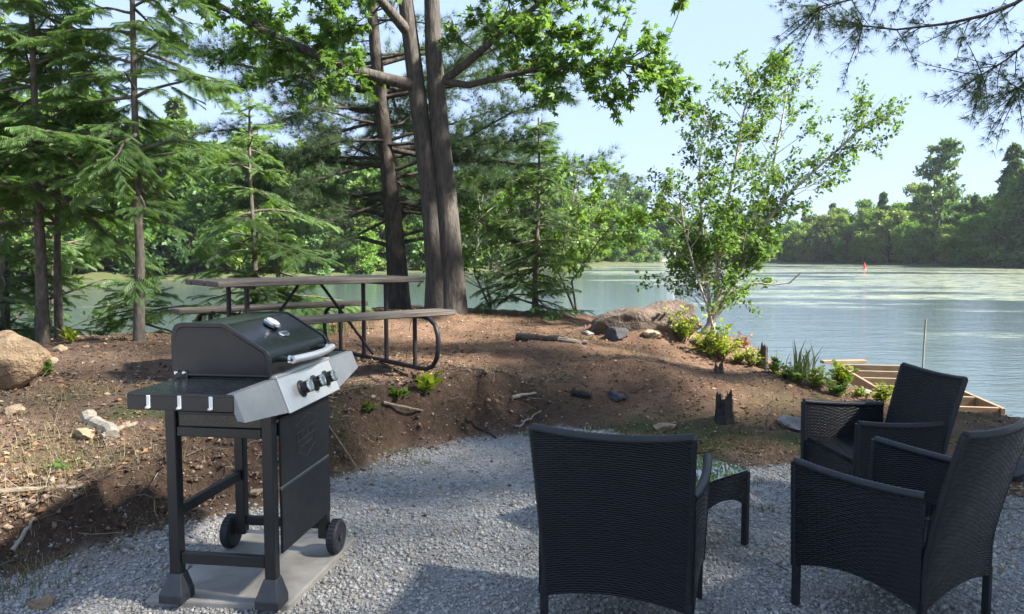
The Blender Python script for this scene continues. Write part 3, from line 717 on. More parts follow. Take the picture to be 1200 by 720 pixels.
# ------------------------------------------------------------------ far shore woods
def far_variant(kind, h, wdt, n, sz, seed):
    r = np.random.default_rng(seed); P = []; 
    w = Wood(); w.tube(np.array([(0, 0, -1.0), (0, 0, h * .35), (r.normal(0, .2), r.normal(0, .2), h * .8)]), .018 * h, .05, 6)
    if kind == 'broad':
        K = 48
        for i in range(K):
            z = h * (.03 + .93 * r.random() ** .8); f = z / h
            R = wdt * math.sqrt(max(0.02, 1 - ((f - .48) / .56) ** 2)) * r.uniform(.45, 1.0); a = r.uniform(0, 6.28)
            c = np.array([R * math.cos(a), R * math.sin(a), z]); s_ = wdt * r.uniform(.2, .36)
            q = r.normal(0, 1, (n // K, 3)); q = unit(q) * (r.random((n // K, 1)) ** .35); q[:, 2] *= .7
            P.append(c + q * s_)
            w.tube(np.array([(0, 0, z * .6), c * np.array([.5, .5, .88]), c]), .06, .02, 4)
    else:
        tall = kind == 'tallpine'; K = 46 if not tall else 34
        for i in range(K):
            f = (.04 if not tall else .38) + (.96 if not tall else .62) * i / K; z = h * f
            L = wdt * ((1.03 - f) ** .75 if not tall else (.45 + .55 * math.sin(min(1, (1.02 - f) / .62) * 2.2))) * r.uniform(.6, 1.15); a = r.uniform(0, 6.28)
            m_ = n // K; tt = r.random(m_) ** .6
            c = np.stack([np.cos(a) * L * tt, np.sin(a) * L * tt, z + L * .1 * tt - (.25 * L * tt ** 2 if not tall else -.05 * L * tt)], 1)
            P.append(c + r.normal(0, 1, (m_, 3)) * np.array([.16, .16, .06]) * (L * .75 + .25))
            w.tube(np.array([(0, 0, z), (math.cos(a) * L * .9, math.sin(a) * L * .9, z + .02 * L)]), .05, .015, 4)
    P = np.concatenate(P); D = r.normal(0, 1, P.shape); Nn = r.normal(0, .6, P.shape) + UP * .7
    V, F_ = scatter(T_LEAF, P, D, Nn, sz * r.uniform(.6, 1.3, len(P)))
    return w.mesh('far_trunk'), npmesh('far_crown', V, F_)
VAR = {'broad': [far_variant('broad', 12.5, 4.6, 9000, .62, 100 + i) for i in range(4)],
       'light': [far_variant('broad', 9, 4.0, 7000, .58, 200 + i) for i in range(2)],
       'conifer': [far_variant('conifer', 15, 3.6, 7500, .62, 300 + i) for i in range(3)],
       'tallpine': [far_variant('tallpine', 19, 4.0, 3200, .75, 400)]}
FLAB = {'broad': 'round green broadleaf tree in the wood along the far shore', 'light': 'light yellow-green broadleaf tree at the far water edge',
        'conifer': 'dark pointed conifer in the wood along the far shore', 'tallpine': 'tall layered pine rising clear above the far shore wood'}
FMAT = {'broad': 'far_leaf', 'light': 'far_leaf_light', 'conifer': 'far_conifer', 'tallpine': 'far_conifer'}
used_far = {}
def far_tree(kind, x, y, s_=1.0, sz=None, label=None, group='trees of the far shore woods', vi=None):
    vi = int(rng.integers(len(VAR[kind]))) if vi is None else vi
    tm, cm = VAR[kind][vi]
    r = empty({'broad': 'broadleaf_tree', 'light': 'broadleaf_tree', 'conifer': 'conifer_tree', 'tallpine': 'pine_tree'}[kind], (x, y, Hs(x, y) - .2), U(0, 6.28))
    r.scale = (s_, s_, sz or s_); tag(r, label or FLAB[kind], 'tree', None if label else group)
    link('trunk', tm, M['bark_pine'], r); link('crown', cm, M[FMAT[kind]], r); return r
reseed(41)
def put_far():
    seg = np.linalg.norm(np.diff(FAR, axis=0), axis=1); cum = np.concatenate([[0], np.cumsum(seg)])
    def at(d):
        i = int(np.clip(np.searchsorted(cum, d) - 1, 0, len(seg) - 1)); f = (d - cum[i]) / seg[i]
        p = FAR[i] * (1 - f) + FAR[i + 1] * f; tg = (FAR[i + 1] - FAR[i]) / seg[i]; return p, np.array([-tg[1], tg[0]])
    d = cum[1] + 40
    while d < cum[-2] - 60:
        p, nrm = at(d)
        if abs(p[0]) > .85 * p[1] + 8: d += 6; continue
        u = 600 + F_PX * p[0] / p[1]
        for row, off in enumerate((3.5, 10.5, 19)):
            q = p + nrm * (off + U(-1.5, 2)) + np.array([U(-1.5, 1.5), 0])
            r = rng.random(); right = p[0] > 60
            if row == 0: kind = 'light' if r < .28 else ('broad' if r < .8 else 'conifer')
            else: kind = 'broad' if r < .68 else ('conifer' if r < .86 else 'light')
            s_ = U(.8, 1.1) * (1 + .15 * row)
            if 60 < p[0] < 86 and p[1] > 140: s_ *= .88
            if right and p[1] < 140: s_ *= 1.22
            if p[0] < -10: s_ *= U(.9, 1.15)
            if 8 < p[0] < 66: s_ *= 1.05
            where = 'behind the hemlocks' if u < 300 else 'across from the picnic table' if u < 620 else 'behind the birch' if u < 900 else 'beyond the red marker'
            what = {'broad': 'round green broadleaf tree', 'light': 'light yellow-green broadleaf tree', 'conifer': 'dark pointed conifer'}[kind]
            rowp = ('at the waterline', 'in mid wood', 'at the back of the wood')[row]
            tr_ = far_tree(kind, q[0], q[1], s_, s_ * U(.85, 1.15)); tag(tr_, what + ' ' + rowp + ' ' + where)
        d += U(3.6, 4.8)
    far_tree('tallpine', 87.5, 155, 1.15, 1.32, 'tall layered pine rising clear above the wood on the far right shore', vi=0)
    far_tree('conifer', 92, 139, 1.5, 1.45, 'massive dark conifer topping the wood behind the tall layered pine', vi=0)
    far_tree('conifer', 96, 136, 1.4, 1.38, 'second massive conifer crowding the treetops at the far right shore', vi=1)
    far_tree('light', -19.5, 94, .72, .62, 'rounded yellow-green willow-like bush at the far water edge seen above the picnic table', vi=0)
    # slim white birch trunks on the left far shore
    for i, (x, y, h) in enumerate(((-26.5, 90, 5.5), (-25.6, 91, 6.2), (-24.9, 91.5, 5.0), (-31.0, 84, 5.8))):
        w = Wood(); z = Hs(x, y) - .2; w.tube(np.array([(x, y, z), (x + .1, y, z + h * .5), (x + U(-.3, .3), y, z + h)]), .13, .07, 6); lv = Leaves()
        for k in range(220): lv.add(np.array([x, y, z + h]) + rng.normal(0, 1, 3) * (.9, .9, .8), rng.normal(0, 1, 3), rng.normal(0, 1, 3), U(.25, .45))
        tree_obj('birch_tree', (x, y, z), w.mesh('far_birch'), lv.mesh('far_birch_crown', T_LEAF), M['white_wall'], M['far_leaf_light'], 'slim white-trunked birch at the dark edge of the far wood', group='white birches on the far shore')
    # white cottage in the gap left of the birch
    cx, cy = 41, 206; cz = Hs(cx, cy) - .2
    c = empty('cottage', (cx, cy, cz), .2); tag(c, 'small white cottage with grey gable roof on the far shore', 'house')
    MB().box((0, 0, 1.6), (6, 4.5, 3.2)).build('wall', M['white_wall'], c)
    MB().prism([(-2.7, 3.21), (2.7, 3.21), (0, 4.8)], -3.3, 3.3).build('roof', M['grey_roof'], c)
    for x in (-1.9, 0.1, 2.0):
        f = MB().box((x, -2.26, 1.8), (1.1, .08, 1.2)).build('window', M['white_wall'], c); MB().box((x, -2.30, 1.8), (.9, .06, 1.0)).build('pane', M['window_glass'], f)
    # red channel marker
    x, y, _ = pix(1013, 316, 118.5)
    r = empty('channel_marker', (x, y, WATER_Z)); r.scale = (.72, .72, .78); tag(r, 'red channel marker buoy floating on the lake', 'buoy')
    MB().lathe([(.42, -.3), (.5, .0), (.42, .16), (.20, .22), (.18, 1.05), (.02, 1.2)], (0, 0, 0), (0, 0, 1), 14).build('float_body', M['red_paint'], r, True)
    MB().lathe([(.1, 1.15), (.1, 1.35), (.02, 1.38)], (0, 0, 0), (0, 0, 1), 10).build('top_mark', M['red_paint'], r, True)
put_far(); reseed(42)

# ------------------------------------------------------------------ gas grill
def make_grill():
    g = empty('gas_grill', (-1.152, 3.26, .036), 1.434); tag(g, 'black gas grill with steel control panel and side shelves on a concrete slab', 'grill')
    bp = M['black_paint']; lx, rx, ly, YC = -.291, .250, .205, -.024
    # legs
    for sy in (-1, 1):
        l = MB().box((lx, YC + sy * ly, .46), (.046, .046, .70), bev=.004).build('leg', bp, g)
        ft = MB(); b0, b1 = .050, .027
        q = [(-b0, -b0, 0), (b0, -b0, 0), (b0, b0, 0), (-b0, b0, 0), (-b0, -b0, .035), (b0, -b0, .035), (b0, b0, .035), (-b0, b0, .035), (-b1, -b1, .112), (b1, -b1, .112), (b1, b1, .112), (-b1, b1, .112)]
        q = [(lx + x + (-.012 if z < .05 else 0), YC + sy * ly + y, z) for x, y, z in q]
        ft.add(q, [(3, 2, 1, 0), (8, 9, 10, 11)] + [(i, (i + 1) % 4, 4 + (i + 1) % 4, 4 + i) for i in range(4)] + [(4 + i, 4 + (i + 1) % 4, 8 + (i + 1) % 4, 8 + i) for i in range(4)])
        ft.build('boot', M['blue_grey_plastic'], l, bevel=.004)
        MB().box((rx, YC + sy * ly, .44), (.046, .046, .74), bev=.004).build('leg', bp, g)
        wc = (rx, YC + sy * (ly + .058), .078)
        wh = MB().lathe([(.045, -.02), (.070, -.024), (.078, -.016), (.078, .016), (.070, .024), (.045, .02)], wc, (0, 1, 0), 32).build('wheel', M['rubber'], g, True)
        rim = MB().lathe([(.012, -.028), (.018, -.028), (.018, .028), (.012, .028)], wc, (0, 1, 0), 14)
        for k in range(6):
            a = k * math.pi / 3; d = Vector((math.cos(a), 0, math.sin(a))); c = Vector(wc)
            rim.beam(c + d * .015 + Vector((0, sy * .012, 0)), c + d * .06 + Vector((0, sy * .018, 0)), .016, .012, up=(0, 1, 0))
        rim.build('rim', M['blue_grey_plastic'], wh, True)
        tr_ = MB()
        for k in range(26):
            a = k * 2 * math.pi / 26; d = Vector((math.cos(a), 0, math.sin(a))); c = Vector(wc)
            tr_.beam(c + d * .0785 + Vector((0, -.016, 0)), c + d * .0785 + Vector((0, .016, 0)), .009, .005, up=tuple(d))
        tr_.build('tread', M['rubber'], wh)
    MB().beam((rx, YC - ly - .06, .078), (rx, YC + ly + .06, .078), .012, .012).build('axle', M['steel'], g)
    # rails
    MB().box((lx, YC, .175), (.03, 2 * ly - .05, .045), bev=.003).build('side_rail', bp, g)
    MB().box((rx, YC, .135), (.03, 2 * ly - .05, .04), bev=.003).build('side_rail', bp, g)
    MB().box(((lx + rx) / 2, YC + ly, .36), (rx - lx - .05, .026, .045), bev=.003).build('rear_rail', bp, g)
    for x in (lx, rx): MB().box((x, YC, .70), (.036, 2 * ly - .05, .04), bev=.003).build('top_rail', bp, g)
    for y in (YC - ly, YC + ly): MB().box(((lx + rx) / 2, y, .70), (rx - lx - .05, .036, .04), bev=.003).build('top_rail', bp, g)
    # front panel: two sheets with a seam and a pressed relief
    fy = YC - ly - .030
    for z0, z1 in ((.20, .467), (.475, .755)):
        MB().box(((lx + rx) / 2 + .012, fy, (z0 + z1) / 2), (rx - lx - .03, .012, z1 - z0), bev=.003).build('front_panel', bp, g)
    MB().box(((lx + rx) / 2 + .012, fy + .002, .471), (rx - lx - .03, .006, .004)).build('seam', M['grey_metal'], g)
    em = MB()
    cx, cz = (lx + rx) / 2, .62
    for a, b_ in (((-.11, .07), (.02, .105)), ((.02, .105), (.12, .075)), ((-.10, .035), (.11, .05)), ((-.10, 0), (.11, .012)), ((-.09, .035), (-.09, -.045)), ((.10, .05), (.10, -.04)), ((-.09, -.045), (.0, -.08)), ((.0, -.08), (.10, -.04)), ((-.05, .03), (-.05, 0)), ((0, .04), (0, .005)), ((.05, .045), (.05, .01)), ((-.06, -.03), (.06, -.02))):
        em.beam((cx + a[0], fy - .0065, cz + a[1]), (cx + b_[0], fy - .0065, cz + b_[1]), .003, .004, up=(0, 1, 0))
    em.build('pressed_emblem', M['emblem'], g)
    # firebox and drip tray
    fb = MB().prism([(-.215, .905), (.155, .905), (.155, .80), (.11, .715), (-.15, .715), (-.215, .80)], -.275, .275).build('firebox', bp, g, bevel=.004)
    MB().box((-.292, YC, .80), (.012, 2 * ly - .048, .165), bev=.002).build('end_plate', M['shelf_black'], fb); MB().box((-.301, YC, .775), (.006, 2 * ly - .06, .012), bev=.002).build('end_rib', M['black_paint'], fb)
    MB().lathe([(.001, 0), (.012, 0), (.012, .006), (.001, .006)], (-.302, -.16, .835), (-1, 0, 0), 12).build('vent_hole', M['rubber'], fb)
    MB().box((0, .0, .70), (.34, .26, .025), bev=.003).build('drip_tray', bp, g)
    # cooking ledge and lid
    MB().box((0, -.03, .914), (.585, .40, .02), bev=.004).build('rim', bp, g)
    prof = [(.155, .926), (.165, .96), (.165, 1.075), (.158, 1.108), (.146, 1.126), (.122, 1.132), (-.045, 1.132), (-.062, 1.126), (-.222, 1.028), (-.234, 1.012), (-.238, .99), (-.238, .926)]
    lid = MB().prism(prof, -.285, .285).build('lid', M['black_gloss'], g, True)
    for sx in (-1, 1):
        cap = MB(); out = [((y - (-.03)) * 1.035 + (-.03), (z - 1.02) * 1.035 + 1.022) for y, z in prof]; inn = [((y + .03) * .955 - .03, (z - 1.02) * .93 + 1.018) for y, z in prof]; n = len(prof)
        x0, x1, x2 = sx * .287, sx * .302, sx * .2995
        cap.add([(x0, *p) for p in out] + [(x1, *p) for p in out] + [(x1, *p) for p in inn] + [(x2, (p[0] + .03) * .98 - .03, (p[1] - 1.018) * .98 + 1.018) for p in inn],
                [(i, (i + 1) % n, n + (i + 1) % n, n + i) for i in range(n)] + [(n + i, n + (i + 1) % n, 2 * n + (i + 1) % n, 2 * n + i) for i in range(n)] + [(2 * n + i, 2 * n + (i + 1) % n, 3 * n + (i + 1) % n, 3 * n + i) for i in range(n)] + [tuple(range(3 * n, 4 * n)), tuple(range(n))])
        cap.build('end_cap', M['black_paint'], lid, bevel=.0015)
        MB().box((sx * .304, .135, .925), (.008, .06, .03), bev=.002).build('hinge_plate', bp, lid)
        for y in (.115, .15): MB().lathe([(.001, 0), (.008, 0), (.007, .004), (.001, .006)], (sx * .309, y, .938), (sx, 0, 0), 12).build('hinge_bolt', M['chrome'], lid, True)
    # thermometer and badge on the slope
    sl0, sl1 = Vector((0, -.06, 1.130)), Vector((0, -.215, 1.035)); sd = (sl1 - sl0).normalized(); nrm = Vector((0, sd.z, -sd.y)); nrm = nrm if nrm.z > 0 else -nrm
    pc = sl0 + sd * .055
    th = MB().lathe([(.030, 0), (.037, .004), (.038, .016), (.034, .022), (.030, .021)], pc, nrm, 28).build('thermometer', M['chrome'], lid, True)
    MB().lathe([(.001, .0215), (.029, .0215), (.029, .0225), (.001, .0225)], pc, nrm, 24).build('dial', M['dial'], th)
    hand = MB(); hand.beam(pc + nrm * .024, pc + nrm * .024 + Vector((.018, 0, 0)) + sd * -.010, .003, .002); hand.build('needle', M['red_paint'], th)
    bc = sl0 + sd * .125; bx_ = Vector((1, 0, 0)); bg = MB()
    sh = [(-.04, .004), (-.03, .017), (-.012, .014), (0, .02), (.012, .014), (.03, .017), (.04, .004), (.03, -.012), (.012, -.016), (0, -.021), (-.012, -.016), (-.03, -.012)]
    vs_ = [bc + bx_ * a - sd * b_ + nrm * .001 for a, b_ in sh] + [bc + bx_ * a * .94 - sd * b_ * .94 + nrm * .006 for a, b_ in sh]; n = len(sh)
    bg.add(vs_, [(i, (i + 1) % n, n + (i + 1) % n, n + i) for i in range(n)] + [tuple(range(n, 2 * n)), tuple(range(n))[::-1]]); bd = bg.build('badge', M['chrome'], lid)
    MB().beam(bc + bx_ * -.024 + nrm * .0065, bc + bx_ * .024 + nrm * .0065, .010, .002, up=tuple(nrm)).build('badge_band', M['emblem'], bd)
    # handle
    hz = .985; pts = [(-.215, -.298, hz), (-.19, -.300, hz), (-.13, -.312, hz), (-.05, -.325, hz), (.05, -.325, hz), (.13, -.312, hz), (.19, -.300, hz), (.215, -.298, hz)]
    hd = MB().tube(pts, .0155, 14).build('handle', M['steel'], lid, True)
    for sx in (-1, 1):
        MB().lathe([(.012, 0), (.012, .052), (.016, .054), (.016, .064), (.012, .066)], (sx * .20, -.236, hz), (0, -1, 0), 14).build('standoff', M['black_paint'], hd, True)
        MB().lathe([(.0165, 0), (.0165, .012)], (sx * .20, -.278, hz), (0, -1, 0), 14).build('collar', M['chrome'], hd, True)
    # fascia: middle steel control panel with knobs, grey wings either side
    ty, tz, by_, bz_ = -.252, .915, -.305, .778
    def fascia(x0, x1, h0, h1, mat, off, name):
        m_ = MB(); pl = []
        for x, hh in ((x0, h0), (x1, h1)):
            b = (ty + (by_ - ty) * hh, tz + (bz_ - tz) * hh)
            pl += [(x, ty - off, tz), (x, b[0] - off, b[1]), (x, b[0] + .03, b[1] + .004), (x, ty + .03, tz)]
        m_.add(pl, [(0, 1, 5, 4), (1, 2, 6, 5), (2, 3, 7, 6), (3, 0, 4, 7), (0, 3, 2, 1), (4, 5, 6, 7)]); return m_.build(name, mat, g, bevel=.002)
    cp = fascia(-.270, .270, 1, 1, M['steel'], .006, 'control_panel')
    MB().box((0, -.235, .922), (.56, .05, .012), bev=.002).build('front_ledge', M['steel'], g)
    fascia(-.600, -.272, .74, .98, M['grey_metal'], 0, 'fascia_wing'); fascia(.272, .600, .98, .62, M['grey_metal'], 0, 'fascia_wing')
    pn = Vector((0, -(tz - bz_), by_ - ty)).normalized(); pn = pn if pn.y < 0 else -pn; pn = Vector((0, -(tz - bz_), -(ty - by_))).normalized()
    for x in (-.10, .035, .165):
        c = Vector((x, (ty + by_) / 2 - .006, (tz + bz_) / 2)); ax = Vector((0, -.93, .36)).normalized()
        k = MB().lathe([(.036, 0), (.036, .006), (.030, .010)], c, ax, 24).build('knob', M['black_paint'], g, True)
        MB().lathe([(.026, .008), (.0265, .020), (.0255, .040), (.022, .044)], c, ax, 24).build('knob_grip', M['black_gloss'], k, True)
        MB().lathe([(.026, .0385), (.0275, .040), (.0275, .045), (.019, .046), (.018, .0445)], c, ax, 24).build('knob_ring', M['chrome'], k, True)
    # shelves
    for sx in (-1, 1):
        x0, x1 = sorted((sx * .30, sx * .605)); s_ = MB().box(((x0 + x1) / 2, -.045, .907), (x1 - x0, .41, .012), bev=.004).build('side_shelf', M['shelf_black'], g)
        MB().box((sx * .599, -.045, .878), (.010, .41, .055), bev=.002).build('shelf_skirt', bp, s_)
        MB().box(((x0 + x1) / 2, .157, .880), (x1 - x0 - .02, .010, .05), bev=.002).build('shelf_skirt', bp, s_)
        MB().beam((sx * .30, .10, .80), (sx * .52, .10, .872), .02, .012).build('shelf_bracket', bp, s_)
        if sx < 0:
            for y in (.075, -.045, -.165):
                hk = MB().box((-.6055, y, .882), (.003, .014, .046), bev=.001).build('tool_hook', M['white_plastic'], s_)
                MB().box((-.612, y, .862), (.012, .010, .006)).build('hook_tip', M['white_plastic'], hk)
    MB().tube([(.30, -.05, .82), (.36, -.10, .76), (.37, -.16, .70), (.33, -.16, .60), (.30, -.10, .50), (.26, .0, .42)], .008, 8).build('gas_hose', M['rubber'], g, True)
    return g
make_grill()
# slab under the grill
pv = MB(); q = [(-1.50, 2.98), (-.90, 2.94), (-.78, 3.66), (-1.38, 3.74)]
pv.add([(x, y, -.06) for x, y in q] + [(x, y, .036) for x, y in q], [(3, 2, 1, 0), (4, 5, 6, 7)] + [(i, (i + 1) % 4, 4 + (i + 1) % 4, 4 + i) for i in range(4)])
tag(pv.build('concrete_slab', M['concrete'], bevel=.008), 'flat worn concrete slab under the gas grill', 'slab')

# ------------------------------------------------------------------ picnic table
def make_table():
    th = .69; cx, cy = -1.675, 6.22; gz = .545
    for _ in range(1): gz = max(.50, min(.60, float(np.mean([Hs(cx + a, cy + b) for a in (-.5, 0, .5) for b in (-.4, 0, .4)]))))
    g = empty('picnic_table', (cx, cy, gz), th); tag(g, 'weathered wooden picnic table with two benches on a dark bent-pipe frame', 'picnic table')
    hl = .875
    for i in range(5):
        y = -.30 + i * .15; MB().box((U(-.008, .008), y, .725 + U(-.002, .002)), (2 * hl, .142, .042), bev=.006).build('table_plank', M['plank'], g)
    for sy in (-1, 1):
        MB().box((U(-.006, .006), sy * .735, .468), (2 * hl - .01, .25, .042), bev=.006).build('bench_plank', M['plank'], g)
    pr = .019
    for sx in (-1, 1):
        x = sx * .60
        for sy in (-1, 1):
            # loop: bench support, round the outside, along the ground and up to the table top
            c = [(x, sy * .60, .445), (x, sy * .78, .445), (x, sy * .87, .435), (x, sy * .955, .39), (x, sy * .995, .31), (x, sy * 1.0, .22), (x, sy * .98, .13), (x, sy * .92, .06), (x, sy * .83, .025), (x, sy * .70, .02), (x, sy * .40, .02), (x, sy * .14, .02)]
            MB().tube(c, pr, 10).build('bench_loop', M['pipe'], g, True)
            MB().tube([(x, sy * .66, .445), (x, sy * .66, .02)], pr * .95, 10).build('bench_post', M['pipe'], g, True)
            MB().tube([(x, sy * .20, .02), (x, sy * .20, .70)], pr, 10).build('leg', M['pipe'], g, True)
        MB().beam((x, -.34, .693), (x, .34, .693), .035, .022).build('top_bearer', M['pipe'], g)
        MB().tube([(x, -.2, .02), (x, .2, .02)], pr * .9, 8).build('foot_rail', M['pipe'], g, True)
        MB().tube([(sx * .10, 0, .69), (sx * .58, 0, .06)], .013, 8).build('brace', M['pipe'], g, True)
make_table()

# ------------------------------------------------------------------ wicker furniture
def panel(name, fn, nu, nv, thick, parent, mat=None):
    """closed woven panel: fn(s, t) gives the mid surface; UV in metres"""
    mid = np.array([[fn(s_, t_) for s_ in np.linspace(0, 1, nu)] for t_ in np.linspace(0, 1, nv)])
    du = np.gradient(mid, axis=1); dv = np.gradient(mid, axis=0); nn = unit(np.cross(du, dv))
    A = mid + nn * thick / 2; B_ = mid - nn * thick / 2
    V = np.concatenate([A.reshape(-1, 3), B_.reshape(-1, 3)]); n = nu * nv; I_ = np.arange(n).reshape(nv, nu)
    Fq = [(I_[j, i], I_[j, i + 1], I_[j + 1, i + 1], I_[j + 1, i]) for j in range(nv - 1) for i in range(nu - 1)]
    Fq += [(n + I_[j, i + 1], n + I_[j, i], n + I_[j + 1, i], n + I_[j + 1, i + 1]) for j in range(nv - 1) for i in range(nu - 1)]
    ring = [I_[0, i] for i in range(nu)] + [I_[j, -1] for j in range(1, nv)] + [I_[-1, i] for i in range(nu - 2, -1, -1)] + [I_[j, 0] for j in range(nv - 2, 0, -1)]
    Fq += [(b_, a, n + a, n + b_) for a, b_ in zip(ring, ring[1:] + ring[:1])]
    me = npmesh(name, V, Fq)
    uvl = me.uv_layers.new(name='UVMap')
    lu = np.concatenate([np.zeros((nv, 1)), np.cumsum(np.linalg.norm(np.diff(mid, axis=1), axis=2), 1)], 1).ravel()
    lvv = np.concatenate([np.zeros((1, nu)), np.cumsum(np.linalg.norm(np.diff(mid, axis=0), axis=2), 0)], 0).ravel()
    uv = np.stack([np.tile(lu, 2), np.tile(lvv, 2)], 1)
    idx = np.empty(len(me.loops), np.int32); me.loops.foreach_get('vertex_index', idx)
    uvl.data.foreach_set('uv', uv[idx].astype(np.float32).ravel())
    o_ = link(name, me, mat or M['wicker'], parent, True)
    me.set_sharp_from_angle(angle=math.radians(50)); return o_
def wrapped(name, pts, r, parent, n=10):
    """wicker-wrapped rail: tube with fine UV windings"""
    mb = MB(); P_ = [Vector(p) for p in pts]; Q = []
    for a, b_ in zip(P_[:-1], P_[1:]):
        k = max(1, int((b_ - a).length / .009)); Q += [a + (b_ - a) * i / k for i in range(k)]
    Q.append(P_[-1]); rs = [r * (.94 + .12 * (i % 2)) for i in range(len(Q))]
    return mb.tube(Q, rs, n).build(name, M['wicker_rail'], parent, True)
M['wicker_rail'] = simple('wicker_wrap', (.0045, .0055, .0085), (.010, .012, .017), 60, .5, 0, .5, .003)
def make_chair():
    g = empty('wicker_armchair', (0, 0, 0))
    W, TOP, LEAN, DEP, AH = .262, .83, .125, .50, .605
    def back(s_, t_):
        s = s_ * 2 - 1; q = 1 - s * s; zb = .165 + .035 * q; zt = TOP - .016 * q; z = zb + (zt - zb) * t_
        k = max(0, (z - .30) / (TOP - .30)); return ((W + .016 * k) * s, -.005 - LEAN * k ** 1.25 - .030 * q * k, z)
    panel('backrest', back, 17, 23, .026, g)
    wrapped('top_rail', [back(s, 1) for s in np.linspace(0, 1, 15)], .0165, g)
    for s in (0, 1): wrapped('back_post', [back(s, t_) for t_ in np.linspace(0, 1, 12)], .0150, g)
    for sx in (-1, 1):
        def side(s_, t_, sx=sx):
            q = 4 * s_ * (1 - s_); y = -.005 + DEP * s_; zb = .165 + .055 * q; zt = AH - .02 * (1 - s_) - .010 * q; z = zb + (zt - zb) * t_
            x = W + .012 + .030 * (s_ ** .8) * (.4 + .6 * t_) + .014 * q * t_; return (sx * x, y, z)
        sp_ = panel('side_panel', side, 15, 19, .024, g)
        wrapped('arm_rail', [side(s, 1) for s in np.linspace(0, 1, 14)], .0175, g)
        wrapped('arm_post', [side(1, t_) for t_ in np.linspace(0, 1, 8)], .0165, g)
        f = side(1, 0); MB().box((f[0] - sx * .006, f[1] - .004, .10), (.028, .028, .20), bev=.003).build('leg', M['black_tube'], g)
        r = back(0 if sx < 0 else 1, 0); MB().box((r[0] + sx * .002, r[1], .10), (.028, .028, .20), bev=.003).build('leg', M['black_tube'], g)
    def seat(s_, t_):
        s = s_ * 2 - 1; return (s * (W + .0 + .012 * t_), .015 + (DEP - .04) * t_, .372 - .014 * (1 - s * s) * math.sin(math.pi * t_))
    panel('seat', seat, 13, 13, .03, g)
    def apron(s_, t_):
        s = s_ * 2 - 1; zb = .175 + .05 * (1 - s * s); return (s * (W + .012), DEP - .018, zb + (.365 - zb) * t_)
    panel('front_apron', apron, 13, 7, .022, g)
    return g
def put_chairs():
    c1 = make_chair()
    c2 = copy_tree(c1); c3 = copy_tree(c1)
    # pose from the fit: rear-leg line centre, heading
    for c, (x, y, th, z), lab in ((c1, (.376, 2.674, -.293, 0), 'black wicker armchair with its back turned, in front of the glass-topped table'), (c2, (1.684, 2.77, .62, 0), 'black wicker armchair with its woven side and back showing, nearer the glass-topped table'),
                                  (c3, (2.327, 4.338, 1.667, 0), 'black wicker armchair facing sideways, its seat and inner arm visible, closest to the lumber frame')):
        c.location = (x, y, z if z else .004); c.rotation_euler = (0, 0, th); tag(c, lab, 'armchair', 'black wicker armchairs round the low table')
        if c is c3: c.location.z = -.07
    # glass-topped table
    ax = Vector((-.65, .76, 0)).normalized(); th = math.atan2(ax.y, ax.x); L1, L2 = .78, .48
    P0 = Vector((1.18, 3.65, 0)); ctr = P0 + ax * L1 / 2 + Vector((-ax.y, ax.x, 0)) * L2 / 2
    g = empty('coffee_table', (ctr.x, ctr.y, .002), th); tag(g, 'low black wicker table with a glass top between the armchairs', 'coffee table')
    a, b_ = L1 / 2, L2 / 2
    MB().box((0, 0, .383), (L1, L2, .006), bev=.002).build('glass_top', M['glass'], g)
    def top(s_, t_): return ((s_ * 2 - 1) * (a - .012), (t_ * 2 - 1) * (b_ - .012), .363)
    panel('woven_top', top, 9, 9, .02, g)
    for sx in (-1, 1):
        def sh(s_, t_, sx=sx):
            s = s_ * 2 - 1; zb = .20 + .07 * (1 - s * s); return (sx * (a - .012), s * (b_ - .016), zb + (.375 - zb) * t_)
        def lg(s_, t_, sx=sx):
            s = s_ * 2 - 1; zb = .20 + .08 * (1 - s ** 2); return (s * (a - .016), sx * (b_ - .012), zb + (.375 - zb) * t_)
        panel('apron', sh, 11, 6, .02, g); panel('apron', lg, 13, 6, .02, g)
        for sy in (-1, 1): MB().box((sx * (a - .014), sy * (b_ - .014), .187), (.03, .03, .374), bev=.003).build('leg', M['black_tube'], g)
put_chairs()

# ------------------------------------------------------------------ lumber frame at the shore
def make_frame():
    A, B_ = Vector((4.55, 8.6, -.37)), Vector((5.12, 11.75, -.37)); d = (B_ - A).normalized(); n = Vector((d.y, -d.x, 0)); Wd = 1.0
    g = empty('lumber_frame', (A.x, A.y, A.z - .2)); tag(g, 'unfinished dock frame of pale new lumber joists at the shore', 'dock frame')
    off = -Vector(g.location)
    def bm(name, p, q, w=.045, h=.17): MB().beam(p + off, q + off, w, h, bev=.004).build(name, M['lumber'], g)
    bm('side_beam', A - d * .1, B_); bm('side_beam', A + n * Wd - d * .1, B_ + n * Wd)
    L = (B_ - A).length
    for k in range(6):
        f = -.05 + (L + .02) * k / 5; bm('joist', A + d * f + n * .03, A + d * f + n * (Wd - .03), .045, .165)
    bm('ledger_board', B_ + d * .55 - n * .1 + Vector((0, 0, .03)), B_ + d * .75 + n * .62 + Vector((0, 0, .03)), .12, .05)
    for p in (A, B_, A + n * Wd, B_ + n * Wd): MB().box(p + off + Vector((0, 0, -.5)) + n * (.07 if p in (A, B_) else -.07), (.09, .09, 1.1), bev=.004).build('post', M['lumber'], g)
make_frame()
x, y, _ = pix(1081, 430, 15.0); zt = pix(1081, 374, 15.0)[2]
tag(MB().tube([(x, y, -2.6), (x + .01, y, -.5), (x + .03, y, zt)], .018, 8).build('marker_pole', M['pale_wood'], smooth=True), 'thin white pole standing in the water beyond the dock frame', 'pole')

